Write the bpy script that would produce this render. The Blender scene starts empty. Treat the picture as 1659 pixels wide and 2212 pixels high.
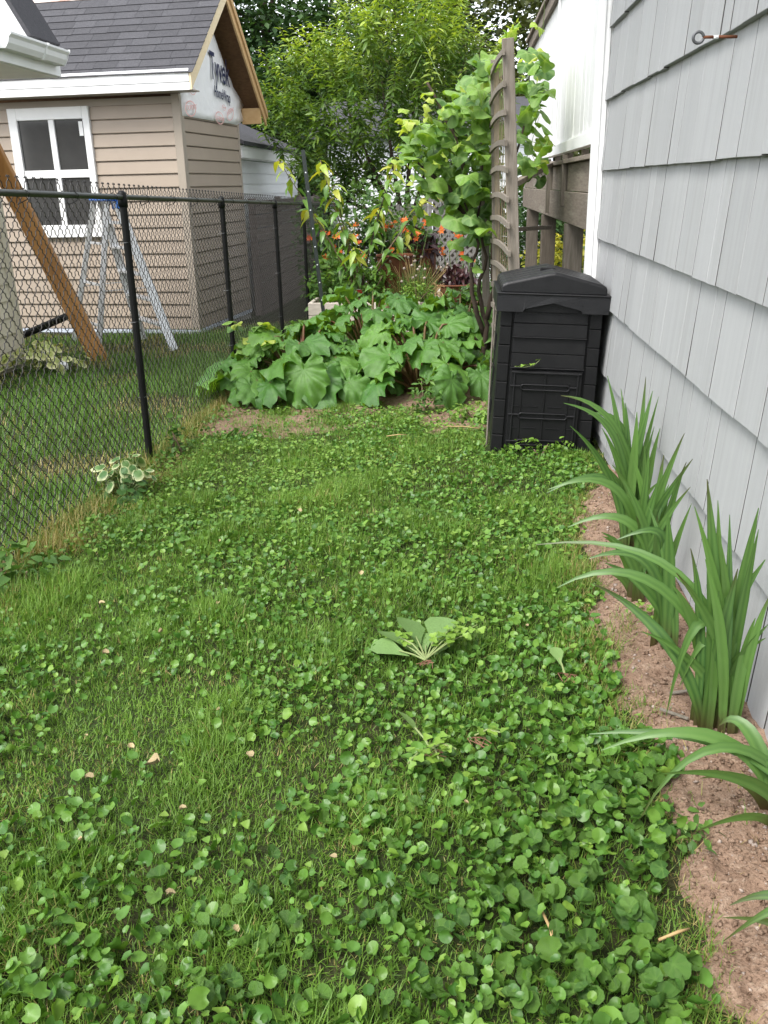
import bpy, bmesh, math, random
import numpy as np
from mathutils import Vector, Matrix

# ------------------------------------------------------------------ scene, camera, sky, sun, exposure
scene = bpy.context.scene
COL = scene.collection
D = bpy.data
PI = math.pi
R = math.radians

cam_d = D.cameras.new('camera')
cam = D.objects.new('camera', cam_d); COL.objects.link(cam)
cam_d.sensor_fit = 'VERTICAL'; cam_d.sensor_height = 36.0; cam_d.lens = 36.0 * 1912 / 2212
cam_d.clip_start = 0.05; cam_d.clip_end = 500
_cr = Vector((0.996429, 0.081607, -0.020083)).normalized()        # camera right in world
_cf = Vector((-0.083896, 0.934189, -0.346768)).normalized()       # camera forward
_cu = _cr.cross(_cf).normalized(); _cr = _cf.cross(_cu).normalized()
cam.matrix_world = Matrix(((_cr.x, _cu.x, -_cf.x, 0), (_cr.y, _cu.y, -_cf.y, 0), (_cr.z, _cu.z, -_cf.z, 1.28), (0, 0, 0, 1)))
scene.camera = cam

SUN_EL, SUN_AZ = R(56), R(218)          # azimuth measured clockwise from +y
world = D.worlds.new('World'); scene.world = world; world.use_nodes = True
wt = world.node_tree; wt.nodes.clear()
sky = wt.nodes.new('ShaderNodeTexSky'); sky.sky_type = 'NISHITA'; sky.sun_disc = False
sky.sun_elevation = SUN_EL; sky.sun_rotation = SUN_AZ; sky.dust_density = 1.5; sky.air_density = 1.0
hs = wt.nodes.new('ShaderNodeHueSaturation'); hs.inputs['Saturation'].default_value = 0.22   # overcast: a whitish sky
bg = wt.nodes.new('ShaderNodeBackground'); bg.inputs['Strength'].default_value = 0.15
wo = wt.nodes.new('ShaderNodeOutputWorld')
wt.links.new(sky.outputs[0], hs.inputs['Color']); wt.links.new(hs.outputs[0], bg.inputs['Color']); wt.links.new(bg.outputs[0], wo.inputs['Surface'])

sun_d = D.lights.new('sun', 'SUN'); sun_d.energy = 1.35; sun_d.angle = R(28); sun_d.color = (1.0, 0.97, 0.92)
sun = D.objects.new('sun', sun_d); COL.objects.link(sun)
_sd = Vector((math.sin(SUN_AZ) * math.cos(SUN_EL), math.cos(SUN_AZ) * math.cos(SUN_EL), math.sin(SUN_EL)))
sun.rotation_euler = _sd.to_track_quat('Z', 'Y').to_euler(); sun.location = _sd * 30

vs = scene.view_settings
vs.view_transform = 'Standard'; vs.look = 'None'; vs.gamma = 1.0; vs.use_curve_mapping = False
vs.exposure = 1.75
scene.render.engine = 'CYCLES'
scene.cycles.max_bounces = 8; scene.cycles.transparent_max_bounces = 8
scene.cycles.use_denoising = True

# ------------------------------------------------------------------ helpers
rng = np.random.default_rng(11); random.seed(11)
SL = -0.027                                            # the yard falls gently away from the viewer

_lat = {}
def vnoise(x, y, scale, seed=0):
    """smooth value noise in 0..1 on arrays"""
    if seed not in _lat: _lat[seed] = np.random.default_rng(1000 + seed).random((64, 64))
    g = _lat[seed]
    x = np.asarray(x, float) / scale; y = np.asarray(y, float) / scale
    xi = np.floor(x).astype(int); yi = np.floor(y).astype(int); fx = x - xi; fy = y - yi
    fx = fx * fx * (3 - 2 * fx); fy = fy * fy * (3 - 2 * fy)
    a = g[xi % 64, yi % 64]; b = g[(xi + 1) % 64, yi % 64]; c = g[xi % 64, (yi + 1) % 64]; d = g[(xi + 1) % 64, (yi + 1) % 64]
    return (a * (1 - fx) + b * fx) * (1 - fy) + (c * (1 - fx) + d * fx) * fy

def gz(x, y):
    x = np.asarray(x, float); y = np.asarray(y, float)
    return SL * np.clip(y, -4, 25) + 0.018 * (vnoise(x, y, 0.55, 1) - 0.5) + 0.008 * (vnoise(x, y, 0.17, 2) - 0.5)
def gzf(x, y): return float(gz(x, y))

def tag(o, label=None, cat=None, group=None, kind=None):
    if label: o['label'] = label
    if cat: o['category'] = cat
    if group: o['group'] = group
    if kind: o['kind'] = kind
    return o
def empty(name, loc=(0, 0, 0), rz=0.0, label=None, cat=None, group=None):
    o = D.objects.new(name, None); COL.objects.link(o); o.empty_display_size = 0.1
    o.location = loc; o.rotation_euler = (0, 0, rz)
    return tag(o, label, cat, group)
def link(name, me, parent=None, loc=None, rot=None, scale=None):
    o = D.objects.new(name, me); COL.objects.link(o)
    if parent is not None: o.parent = parent
    if loc is not None: o.location = loc
    if rot is not None: o.rotation_euler = rot
    if scale is not None: o.scale = scale if hasattr(scale, '__len__') else (scale,) * 3
    return o

class MB:
    """collects pieces of ONE object"""
    def __init__(s): s.v = []; s.f = []
    def add(s, vs, fs):
        n = len(s.v); s.v += [tuple(p) for p in vs]; s.f += [tuple(n + i for i in f) for f in fs]; return s
    def box(s, x0, x1, y0, y1, z0, z1):
        return s.add([(x0, y0, z0), (x1, y0, z0), (x1, y1, z0), (x0, y1, z0), (x0, y0, z1), (x1, y0, z1), (x1, y1, z1), (x0, y1, z1)],
                     [(3, 2, 1, 0), (4, 5, 6, 7), (0, 1, 5, 4), (1, 2, 6, 5), (2, 3, 7, 6), (3, 0, 4, 7)])
    def hexa(s, p):
        return s.add(p, [(3, 2, 1, 0), (4, 5, 6, 7), (0, 1, 5, 4), (1, 2, 6, 5), (2, 3, 7, 6), (3, 0, 4, 7)])
    def beam(s, a, b, w, h, up=(0, 0, 1)):
        a = Vector(a); b = Vector(b); d = (b - a).normalized(); u = Vector(up)
        sd = d.cross(u).normalized() * (w / 2); u2 = sd.cross(d).normalized() * (h / 2)
        return s.hexa([a - sd - u2, a + sd - u2, a + sd + u2, a - sd + u2, b - sd - u2, b + sd - u2, b + sd + u2, b - sd + u2])
    def tube(s, pts, rad, n=8, cap=True):
        pts = [Vector(p) for p in pts]; m = len(pts)
        if not hasattr(rad, '__len__'): rad = [rad] * m
        rings = []; ref = None
        for i, p in enumerate(pts):
            t = (pts[min(i + 1, m - 1)] - pts[max(i - 1, 0)]).normalized()
            if ref is None: ref = t.orthogonal().normalized()
            ref = (ref - t * ref.dot(t)); ref = ref.normalized() if ref.length > 1e-6 else t.orthogonal().normalized()
            bb = t.cross(ref)
            rings.append([p + (ref * math.cos(2 * PI * k / n) + bb * math.sin(2 * PI * k / n)) * rad[i] for k in range(n)])
        vs = [q for r in rings for q in r]; fs = []
        for i in range(m - 1):
            for k in range(n):
                fs.append((i * n + k, i * n + (k + 1) % n, (i + 1) * n + (k + 1) % n, (i + 1) * n + k))
        if cap: fs.append(tuple(reversed(range(n)))); fs.append(tuple((m - 1) * n + k for k in range(n)))
        return s.add(vs, fs)
    def loft(s, loops, cap=True):
        n = len(loops[0]); vs = [q for l in loops for q in l]; fs = []
        for i in range(len(loops) - 1):
            for k in range(n): fs.append((i * n + k, i * n + (k + 1) % n, (i + 1) * n + (k + 1) % n, (i + 1) * n + k))
        if cap: fs.append(tuple(reversed(range(n)))); fs.append(tuple((len(loops) - 1) * n + k for k in range(n)))
        return s.add(vs, fs)
    def mesh(s, name, mat, smooth=False, bevel=0, seg=1):
        me = D.meshes.new(name); me.from_pydata(s.v, [], s.f)
        bm = bmesh.new(); bm.from_mesh(me); bmesh.ops.recalc_face_normals(bm, faces=bm.faces)
        if bevel: bmesh.ops.bevel(bm, geom=list(bm.edges), offset=bevel, segments=seg, affect='EDGES', clamp_overlap=True)
        bm.to_mesh(me); bm.free()
        if mat: me.materials.append(mat)
        if smooth:
            for p in me.polygons: p.use_smooth = True
        me.update(); return me
    def build(s, name, mat, parent=None, smooth=False, bevel=0, seg=1, loc=None, rot=None):
        return link(name, s.mesh(name, mat, smooth, bevel, seg), parent, loc, rot)

def scatter_mesh(name, tv, tf, M, P, mat, tint=None, smooth=True, extra=None):
    """one mesh from a leaf template: tv (n,3), tf list of faces of equal length; M (k,3,3), P (k,3)"""
    tv = np.asarray(tv, float); k = len(P); n = len(tv)
    V = (np.einsum('kij,nj->kni', M, tv) + P[:, None, :]).reshape(-1, 3)
    me = D.meshes.new(name)
    lens = np.array([len(f) for f in tf]); flat = np.concatenate([np.array(f) for f in tf])
    me.vertices.add(k * n); me.vertices.foreach_set('co', V.astype(np.float32).ravel())
    L = (flat[None, :] + (np.arange(k) * n)[:, None]).ravel()
    me.loops.add(len(L)); me.loops.foreach_set('vertex_index', L.astype(np.int32))
    ls = np.concatenate([[0], np.cumsum(np.tile(lens, k))[:-1]])
    me.polygons.add(len(ls)); me.polygons.foreach_set('loop_start', ls.astype(np.int32))
    if smooth: me.polygons.foreach_set('use_smooth', np.ones(len(ls), bool))
    if tint is not None:
        a = me.attributes.new('tint', 'FLOAT', 'POINT'); a.data.foreach_set('value', np.repeat(tint, n).astype(np.float32))
    if extra is not None:
        a = me.attributes.new('vein', 'FLOAT', 'POINT'); a.data.foreach_set('value', np.tile(extra, k).astype(np.float32))
    me.update(calc_edges=True); me.materials.append(mat); return me

def frames(az, tilt, roll, sc):
    """(k,3,3): local +x outwards along azimuth az, pitched by tilt (up +), rolled about x, scaled"""
    az, tilt, roll, sc = [np.broadcast_to(np.asarray(a, float), np.broadcast(az, tilt, roll, sc).shape) for a in (az, tilt, roll, sc)]
    ca, sa, ct, st, cr, sr = np.cos(az), np.sin(az), np.cos(tilt), np.sin(tilt), np.cos(roll), np.sin(roll)
    x = np.stack([ca * ct, sa * ct, st], -1)
    y0 = np.stack([-sa, ca, np.zeros_like(sa)], -1); z0 = np.cross(x, y0)
    y = y0 * cr[..., None] + z0 * sr[..., None]; z = np.cross(x, y)
    return np.stack([x, y, z], -1) * sc[..., None, None]

def smat(name): 
    m = D.materials.new(name); m.use_nodes = True; nt = m.node_tree; nt.nodes.clear()
    return m, nt, nt.nodes, nt.links
def _mix(N, Lk, a, b, fac, mode='MIX'):
    n = N.new('ShaderNodeMix'); n.data_type = 'RGBA'; n.blend_type = mode
    for sock, val in ((n.inputs[6], a), (n.inputs[7], b), (n.inputs[0], fac)):
        if hasattr(val, 'is_output'): Lk.new(val, sock)
        elif hasattr(val, '__len__'): sock.default_value = (*val[:3], 1)
        else: sock.default_value = val
    return n.outputs[2]
def _ramp(N, Lk, src, lo, hi):
    n = N.new('ShaderNodeMapRange'); n.inputs[1].default_value = lo; n.inputs[2].default_value = hi; n.clamp = True
    Lk.new(src, n.inputs[0]); return n.outputs[0]
def _coords(N, Lk, stretch=(1, 1, 1), rnd=True, kind='Object'):
    tc = N.new('ShaderNodeTexCoord'); mp = N.new('ShaderNodeMapping'); mp.inputs['Scale'].default_value = stretch
    Lk.new(tc.outputs[kind], mp.inputs[0])
    if not rnd: return mp.outputs[0]
    oi = N.new('ShaderNodeObjectInfo'); ml = N.new('ShaderNodeMath'); ml.operation = 'MULTIPLY'; ml.inputs[1].default_value = 37.0
    Lk.new(oi.outputs['Random'], ml.inputs[0])
    ad = N.new('ShaderNodeVectorMath'); ad.operation = 'ADD'; Lk.new(mp.outputs[0], ad.inputs[0]); Lk.new(ml.outputs[0], ad.inputs[1])
    return ad.outputs[0]
def _noise(N, Lk, vec, scale, detail=4, rough=0.6):
    n = N.new('ShaderNodeTexNoise'); n.inputs['Scale'].default_value = scale; n.inputs['Detail'].default_value = detail; n.inputs['Roughness'].default_value = rough
    Lk.new(vec, n.inputs['Vector']); return n.outputs['Fac']

def pmat(name, c1, c2, scale=6, rough=0.6, bump=0.0, bscale=60, rand=0.0, stretch=(1, 1, 1), spec=0.3, c3=None, s3=2.0, lo3=0.55, hi3=0.75, metallic=0.0, dist=0.004, detail=5):
    """general surface: two tones by noise, an optional stain tone c3, per-object shift, fine relief"""
    m, nt, N, Lk = smat(name)
    vec = _coords(N, Lk, stretch)
    f = _ramp(N, Lk, _noise(N, Lk, vec, scale, detail), 0.3, 0.7)
    col = _mix(N, Lk, c1, c2, f)
    if c3 is not None: col = _mix(N, Lk, col, c3, _ramp(N, Lk, _noise(N, Lk, vec, s3, 6, 0.7), lo3, hi3))
    if rand:
        oi = N.new('ShaderNodeObjectInfo'); mr = N.new('ShaderNodeMapRange'); mr.inputs[3].default_value = 1 - rand; mr.inputs[4].default_value = 1 + rand * 0.6
        Lk.new(oi.outputs['Random'], mr.inputs[0])
        h = N.new('ShaderNodeHueSaturation'); Lk.new(mr.outputs[0], h.inputs['Value']); Lk.new(col, h.inputs['Color']); col = h.outputs[0]
    b = N.new('ShaderNodeBsdfPrincipled'); Lk.new(col, b.inputs['Base Color'])
    b.inputs['Roughness'].default_value = rough; b.inputs['Specular IOR Level'].default_value = spec; b.inputs['Metallic'].default_value = metallic
    if bump:
        bn = N.new('ShaderNodeBump'); bn.inputs['Strength'].default_value = bump; bn.inputs['Distance'].default_value = dist
        Lk.new(_noise(N, Lk, vec, bscale, 4), bn.inputs['Height']); Lk.new(bn.outputs[0], b.inputs['Normal'])
    o = N.new('ShaderNodeOutputMaterial'); Lk.new(b.outputs[0], o.inputs[0]); return m

def leafmat(name, c1, c2, c3=None, transl=0.35, rough=0.45, spec=0.35, vein=None, rand=0.12, noise=14, tcol=(1.25, 1.25, 0.55), bump=0.0, bscale=60, under=None, base=None):
    """leaf: colour by the leaf's own tint (attribute or per-object), light passing through"""
    m, nt, N, Lk = smat(name)
    at = N.new('ShaderNodeAttribute'); at.attribute_name = 'tint'
    oi = N.new('ShaderNodeObjectInfo')
    ad = N.new('ShaderNodeMath'); ad.operation = 'ADD'; Lk.new(at.outputs['Fac'], ad.inputs[0])
    ms = N.new('ShaderNodeMath'); ms.operation = 'MULTIPLY'; ms.inputs[1].default_value = 1.0 if c3 is None or rand >= 0.5 else 0.0
    Lk.new(oi.outputs['Random'], ms.inputs[0])
    if rand >= 0.5: Lk.new(ms.outputs[0], ad.inputs[1])
    else: ad.inputs[1].default_value = 0.0
    t = ad.outputs[0]
    if c3 is None: col = _mix(N, Lk, c1, c2, t)
    else:
        col = _mix(N, Lk, c1, c2, _ramp(N, Lk, t, 0.0, 0.5)); col = _mix(N, Lk, col, c3, _ramp(N, Lk, t, 0.5, 1.0))
    vec = _coords(N, Lk)
    nz = _noise(N, Lk, vec, noise, 3)
    h = N.new('ShaderNodeHueSaturation'); mr = N.new('ShaderNodeMapRange'); mr.inputs[1].default_value = 0.25; mr.inputs[2].default_value = 0.75; mr.inputs[3].default_value = 0.82; mr.inputs[4].default_value = 1.16
    Lk.new(nz, mr.inputs[0]); Lk.new(mr.outputs[0], h.inputs['Value']); Lk.new(col, h.inputs['Color']); col = h.outputs[0]
    if vein is not None:
        av = N.new('ShaderNodeAttribute'); av.attribute_name = 'vein'; col = _mix(N, Lk, col, vein, av.outputs['Fac'])
    if base is not None:
        ab = N.new('ShaderNodeAttribute'); ab.attribute_name = 'base'; col = _mix(N, Lk, col, base, ab.outputs['Fac'])
    if under is not None:
        ge = N.new('ShaderNodeNewGeometry'); col = _mix(N, Lk, col, under, ge.outputs['Backfacing'])
    b = N.new('ShaderNodeBsdfPrincipled'); Lk.new(col, b.inputs['Base Color']); b.inputs['Roughness'].default_value = rough; b.inputs['Specular IOR Level'].default_value = spec
    if bump:
        bn = N.new('ShaderNodeBump'); bn.inputs['Strength'].default_value = bump; bn.inputs['Distance'].default_value = 0.004
        Lk.new(_noise(N, Lk, vec, bscale, 3), bn.inputs['Height']); Lk.new(bn.outputs[0], b.inputs['Normal'])
    tr = N.new('ShaderNodeBsdfTranslucent'); Lk.new(_mix(N, Lk, col, tcol, 1.0, 'MULTIPLY'), tr.inputs['Color'])
    mx = N.new('ShaderNodeMixShader'); mx.inputs[0].default_value = transl; Lk.new(b.outputs[0], mx.inputs[1]); Lk.new(tr.outputs[0], mx.inputs[2])
    o = N.new('ShaderNodeOutputMaterial'); Lk.new(mx.outputs[0], o.inputs[0]); return m

def wood_mat(name, c1, c2, stretch, rough=0.75, rand=0.15, bump=0.4, c3=None):
    return pmat(name, c1, c2, scale=9, rough=rough, bump=bump, bscale=26, rand=rand, stretch=stretch, spec=0.2, c3=c3, s3=1.3)

# ------------------------------------------------------------------ materials of the built things
m_white = pmat('white_paint', (.80, .80, .79), (.74, .74, .74), 5, 0.5, 0.05, 80, 0.03)
m_whitewood = pmat('white_painted_boards', (.74, .74, .74), (.60, .60, .59), 5, 0.6, 0.7, 30, 0.06, (14, 14, 0.5), c3=(.34, .33, .30), s3=4, lo3=0.60, hi3=0.74)
m_white_vinyl = pmat('white_vinyl', (.72, .74, .76), (.67, .69, .71), 3, 0.45, 0, 60, 0.04)
m_shingle = pmat('grey_painted_cedar', (.305, .309, .312), (.342, .345, .346), 3.5, 0.62, 0.5, 34, 0.06, (1, 15, 0.45), 0.25, c3=(.25, .25, .24), s3=1.4, lo3=0.52, hi3=0.85)
m_siding = pmat('tan_vinyl', (.36, .295, .235), (.33, .27, .215), 2.5, 0.5, 0.06, 200, 0.05, spec=0.35)
m_siding2 = pmat('cream_vinyl', (.60, .55, .42), (.55, .50, .39), 2.5, 0.5, 0.05, 200, 0.05)
m_tantrim = pmat('tan_trim', (.35, .30, .245), (.32, .275, .225), 2.5, 0.5, 0, 60, 0.03)
m_roof = pmat('asphalt_shingle', (.050, .050, .055), (.078, .077, .083), 60, 0.92, 0.6, 220, 0.16, spec=0.15, c3=(.095, .093, .098), s3=9, lo3=0.55, hi3=0.9)
m_felt = pmat('roof_underlay', (.70, .66, .62), (.60, .52, .47), 4, 0.8, 0.2, 40, c3=(.30, .17, .13), s3=1.0, lo3=0.5, hi3=0.6)
m_wrap = pmat('house_wrap', (.90, .90, .90), (.86, .86, .87), 7, 0.45, 0.7, 9, dist=0.02)
m_navy = pmat('navy_print', (.02, .025, .07), (.025, .03, .08), 9, 0.6)
m_redprint = pmat('faded_red_print', (.78, .40, .38), (.80, .52, .50), 30, 0.6)
m_greyprint = pmat('grey_print', (.45, .45, .47), (.5, .5, .52), 30, 0.6)
m_newwood = wood_mat('fresh_pine', (.62, .42, .22), (.50, .31, .14), (1, 12, 1), 0.6, 0.1, 0.2)
m_osb = pmat('osb_sheathing', (.20, .11, .055), (.12, .065, .035), 22, 0.8, 0.3, 40, stretch=(1, 1, 2.5))
m_concrete = pmat('concrete', (.50, .49, .47), (.40, .39, .37), 9, 0.9, 0.4, 60)
m_glass_dark = pmat('window_glass', (.035, .035, .036), (.05, .05, .05), 3, 0.12, spec=0.5)
m_fence = pmat('black_vinyl_coating', (.005, .005, .005), (.009, .009, .0085), 9, 0.5, 0.1, 90, spec=0.18)
m_rail = pmat('weathered_green_black_rail', (.010, .014, .009), (.024, .027, .018), 12, 0.45, 0.1, 60, spec=0.45, stretch=(6, 1, 6))
m_wire = pmat('fence_wire_coating', (.012, .011, .010), (.035, .031, .028), 30, 0.4, spec=0.4)
m_beam = wood_mat('orange_brown_timber', (.40, .205, .065), (.28, .13, .04), (1.6, 1.6, 0.25), 0.55, 0.05, 0.25, c3=(.19, .09, .03))
m_alu = pmat('aluminium', (.62, .64, .66), (.55, .57, .6), 8, 0.38, 0.05, 60, metallic=0.55)
m_blue = pmat('blue_plastic', (.03, .12, .50), (.05, .2, .62), 12, 0.4)
m_greywood = wood_mat('weathered_grey_wood', (.21, .185, .155), (.135, .115, .092), (9, 9, 0.8), 0.85, 0.2, 0.6, c3=(.10, .095, .07))
m_greywood_y = wood_mat('weathered_grey_deck_wood', (.27, .23, .19), (.17, .14, .115), (9, 0.8, 9), 0.85, 0.2, 0.6, c3=(.36, .34, .28))
m_darkwood = wood_mat('dark_weathered_wood', (.125, .105, .085), (.08, .066, .052), (9, 9, 0.8), 0.85, 0.2, 0.5)
m_latwood = wood_mat('silvered_lattice_wood', (.26, .245, .23), (.19, .18, .165), (5, 5, 5), 0.85, 0.15, 0.3)
m_bin = pmat('black_plastic', (.005, .005, .0055), (.008, .008, .0085), 14, 0.5, 0.25, 180, spec=0.22, c3=(.014, .014, .013), s3=5, lo3=0.6, hi3=0.95)
m_bin_lid = pmat('black_lid_plastic', (.007, .007, .008), (.011, .011, .012), 14, 0.45, 0.3, 160, spec=0.3, c3=(.022, .022, .022), s3=4, lo3=0.6, hi3=0.95)
m_rust = pmat('rust', (.10, .035, .017), (.16, .06, .03), 14, 0.85, 0.3, 60)
m_steelpost = pmat('dark_green_steel', (.009, .015, .012), (.016, .022, .019), 12, 0.5, 0.1, 60, spec=0.4)
m_iron = pmat('grey_iron', (.14, .145, .15), (.09, .09, .095), 30, 0.5, 0.2, 90, metallic=0.6)
m_bark = wood_mat('brown_bark', (.075, .055, .04), (.04, .03, .022), (6, 6, 1), 0.9, 0.15, 0.8)
m_bark_lt = wood_mat('tan_twig', (.20, .145, .095), (.13, .09, .06), (6, 6, 1), 0.8, 0.15, 0.4)
# ------------------------------------------------------------------ ground
def ground_material():
    m, nt, N, Lk = smat('yard_ground'); vec = _coords(N, Lk, rnd=False)
    n1 = _noise(N, Lk, vec, 1.3, 5); n2 = _noise(N, Lk, vec, 16, 5); n3 = _noise(N, Lk, vec, 90, 3)
    c = _mix(N, Lk, (.030, .032, .014), (.026, .046, .012), _ramp(N, Lk, n1, .35, .65))
    c = _mix(N, Lk, c, (.085, .075, .035), _ramp(N, Lk, n2, .55, .85)); c = _mix(N, Lk, c, (.03, .022, .014), _ramp(N, Lk, n3, .5, .75))
    b = N.new('ShaderNodeBsdfPrincipled'); Lk.new(c, b.inputs['Base Color']); b.inputs['Roughness'].default_value = .95; b.inputs['Specular IOR Level'].default_value = .1
    bn = N.new('ShaderNodeBump'); bn.inputs['Strength'].default_value = .7; bn.inputs['Distance'].default_value = .012; Lk.new(n3, bn.inputs['Height']); Lk.new(bn.outputs[0], b.inputs['Normal'])
    o = N.new('ShaderNodeOutputMaterial'); Lk.new(b.outputs[0], o.inputs[0]); return m
m_ground = ground_material()
def soil_material():
    m, nt, N, Lk = smat('red_brown_soil'); vec = _coords(N, Lk, rnd=False)
    n1 = _noise(N, Lk, vec, 5, 6); n2 = _noise(N, Lk, vec, 45, 5, .7); n3 = _noise(N, Lk, vec, 160, 3)
    c = _mix(N, Lk, (.30, .205, .145), (.215, .140, .097), _ramp(N, Lk, n1, .35, .65))
    c = _mix(N, Lk, c, (.39, .295, .22), _ramp(N, Lk, n2, .52, .75)); c = _mix(N, Lk, c, (.11, .068, .045), _ramp(N, Lk, _noise(N, Lk, vec, 24, 6, .75), .54, .68)); c = _mix(N, Lk, c, (.075, .045, .03), _ramp(N, Lk, n3, .55, .72))
    b = N.new('ShaderNodeBsdfPrincipled'); Lk.new(c, b.inputs['Base Color']); b.inputs['Roughness'].default_value = .95; b.inputs['Specular IOR Level'].default_value = .1
    bn = N.new('ShaderNodeBump'); bn.inputs['Strength'].default_value = .9; bn.inputs['Distance'].default_value = .02; Lk.new(n2, bn.inputs['Height']); Lk.new(bn.outputs[0], b.inputs['Normal'])
    o = N.new('ShaderNodeOutputMaterial'); Lk.new(b.outputs[0], o.inputs[0]); return m
m_soil = soil_material()

def grid_mesh(name, xs, ys, zf, mat):
    X, Y = np.meshgrid(xs, ys); Z = zf(X, Y); nx, ny = len(xs), len(ys)
    v = np.stack([X, Y, Z], -1).reshape(-1, 3)
    i = np.arange(ny - 1)[:, None] * nx + np.arange(nx - 1)[None, :]
    f = np.stack([i, i + 1, i + nx + 1, i + nx], -1).reshape(-1, 4)
    me = D.meshes.new(name); me.from_pydata(v.tolist(), [], f.tolist()); me.materials.append(mat)
    for p in me.polygons: p.use_smooth = True
    return me
xs = np.concatenate([[-150, -80, -40, -20, -12], np.arange(-8, 2.6, .13), [3.5, 6, 10, 20, 40, 80, 150]])
ys = np.concatenate([[-30, -12, -5, -2], np.arange(0, 15, .14), [17, 20, 25, 35, 60, 120, 240]])
tag(link('ground', grid_mesh('ground', xs, ys, gz, m_ground)), kind='structure')

BED = np.array([[.45, .50], [.95, .505], [1.12, .503], [1.23, .475], [1.46, .507], [1.76, .525], [1.99, .485], [2.45, .445], [2.83, .48], [3.2, .50], [3.6, .525], [4.07, .66], [4.4, .78]])
def bed_edge(y): return np.interp(y, BED[:, 0], BED[:, 1]) - .026
def soil_z(X, Y):
    t = X - bed_edge(Y) + 0.09 * (vnoise(X, Y, .12, 5) - .5)
    return gz(X, Y) + np.clip(t * .5, -.03, .022) + .020 * (vnoise(X, Y, .07, 6) - .5) + .012 * (vnoise(X, Y, .028, 7) - .5)
tag(link('garden_bed_soil', grid_mesh('garden_bed_soil', np.arange(.36, .80, .012), np.arange(.4, 4.5, .014), soil_z, m_soil)), kind='structure')
def patch_z(X, Y):
    r = np.sqrt(((X + 1.25) / .50) ** 2 + ((Y - 5.45) / .32) ** 2); r2 = np.sqrt(((X - .02) / .30) ** 2 + ((Y - 5.6) / .35) ** 2); r3 = np.clip(np.abs(Y - 7.2) / 1.7, np.abs(X + .7) / 1.0, None)
    q = np.minimum(np.minimum(r, r2), r3)
    return gz(X, Y) + np.clip((1 - q) * .05, -.03, .014) + .02 * (vnoise(X, Y, .15, 8) - .5)
tag(link('bare_soil', grid_mesh('bare_soil', np.arange(-1.9, .4, .03), np.arange(4.9, 9.1, .03), patch_z, m_soil)), kind='structure')

# ------------------------------------------------------------------ grey shingled house on the right
WX = .768
house = empty('shingled_house', (2.6, 2.0, 0), label='house clad in pale grey cedar shingles beside the planting bed', cat='house')
def hb(mb, name, mat, parent=house, **k):        # parts built in world coordinates under a moved parent
    o = mb.build(name, mat, parent, **k); o.matrix_parent_inverse = Matrix.Translation(-parent.location); return o
hb(MB().box(.802, 4.6, -2.2, 5.42, -.6, 3.25), 'wall', m_darkwood)
hb(MB().hexa([(.30, -2.6, 3.1), (2.7, -2.6, 4.3), (2.7, 5.7, 4.3), (.30, 5.7, 3.1), (.30, -2.6, 3.25), (2.7, -2.6, 4.45), (2.7, 5.7, 4.45), (.30, 5.7, 3.25)])
   .hexa([(2.71, -2.6, 4.3), (5.1, -2.6, 3.1), (5.1, 5.7, 3.1), (2.71, 5.7, 4.3), (2.71, -2.6, 4.45), (5.1, -2.6, 3.25), (5.1, 5.7, 3.25), (2.71, 5.7, 4.45)]), 'roof', m_roof)
m_edge = pmat('grimy_shaded_edge', (.035, .033, .03), (.06, .055, .05), 30, .9)
courses = [3.08, 2.73, 2.38, 2.03, 1.678, 1.330, .971, .645, .300, -.045, -.30]
rr = random.Random(5)
for ci in range(1, len(courses)):
    zb, zt = courses[ci], courses[ci - 1] + .03
    y = -0.4 + rr.uniform(0, .2)
    while y < 5.30:
        w = rr.choice([.10, .13, .16, .20, .24, .28, .31, .22]) * rr.uniform(.9, 1.1)
        y1 = min(y + w, 5.335)
        if 5.335 - y1 < .05: y1 = 5.335
        g = .0022 + rr.random() ** 2 * .0030; th = .021 + rr.uniform(-.001, .001); db = rr.uniform(-.002, .0022) + (rr.uniform(-.006, .006) if rr.random() < .12 else 0); sk = rr.uniform(-.0012, .0012)
        xo = WX - rr.uniform(0, .0035)
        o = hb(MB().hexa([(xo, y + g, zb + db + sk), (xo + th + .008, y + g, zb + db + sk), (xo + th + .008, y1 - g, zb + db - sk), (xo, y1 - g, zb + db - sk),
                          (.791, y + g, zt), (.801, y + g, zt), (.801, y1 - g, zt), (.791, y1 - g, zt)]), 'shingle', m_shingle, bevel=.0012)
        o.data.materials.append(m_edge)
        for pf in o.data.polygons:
            if abs(pf.normal.y) > .9: pf.material_index = 1          # unpainted, grimy edges, with the shade of the joints put into their colour
        y = y1
cb = hb(MB().box(.722, .800, 5.345, 5.47, -.3, 3.1), 'corner_board', m_white, bevel=.004)
for yy, xx in ((5.338, .735), (5.338, .765)):
    hb(MB().box(xx, xx + .012, yy, yy + .0065, -.3, 3.1), 'ridge_strip', m_white)

eb = empty('eye_bolt', (WX, 2.907, 1.655), label='rusty eye bolt with a grey ring screwed into a grey shingle', cat='eye bolt')
sh = MB().tube([(.01, 0, 0), (-.045, 0, .001)], .0042, 8).build('shank', m_rust, eb, True)
MB().tube([(-.042, 0, .001), (-.056, 0, .001)], .0048, 8).build('paint_band', m_white, eb, True)
MB().tube([(-.055, 0, .001), (-.085, 0, .0015)], .0042, 8).build('collar', m_rust, eb, True)
ring = [(-.098 - .0145 * math.cos(a), 0, .001 + .0145 * math.sin(a)) for a in np.linspace(PI + .2, 3 * PI - .15, 22)]
MB().tube(ring, .0042, 8).build('ring', m_iron, eb, True)

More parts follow.
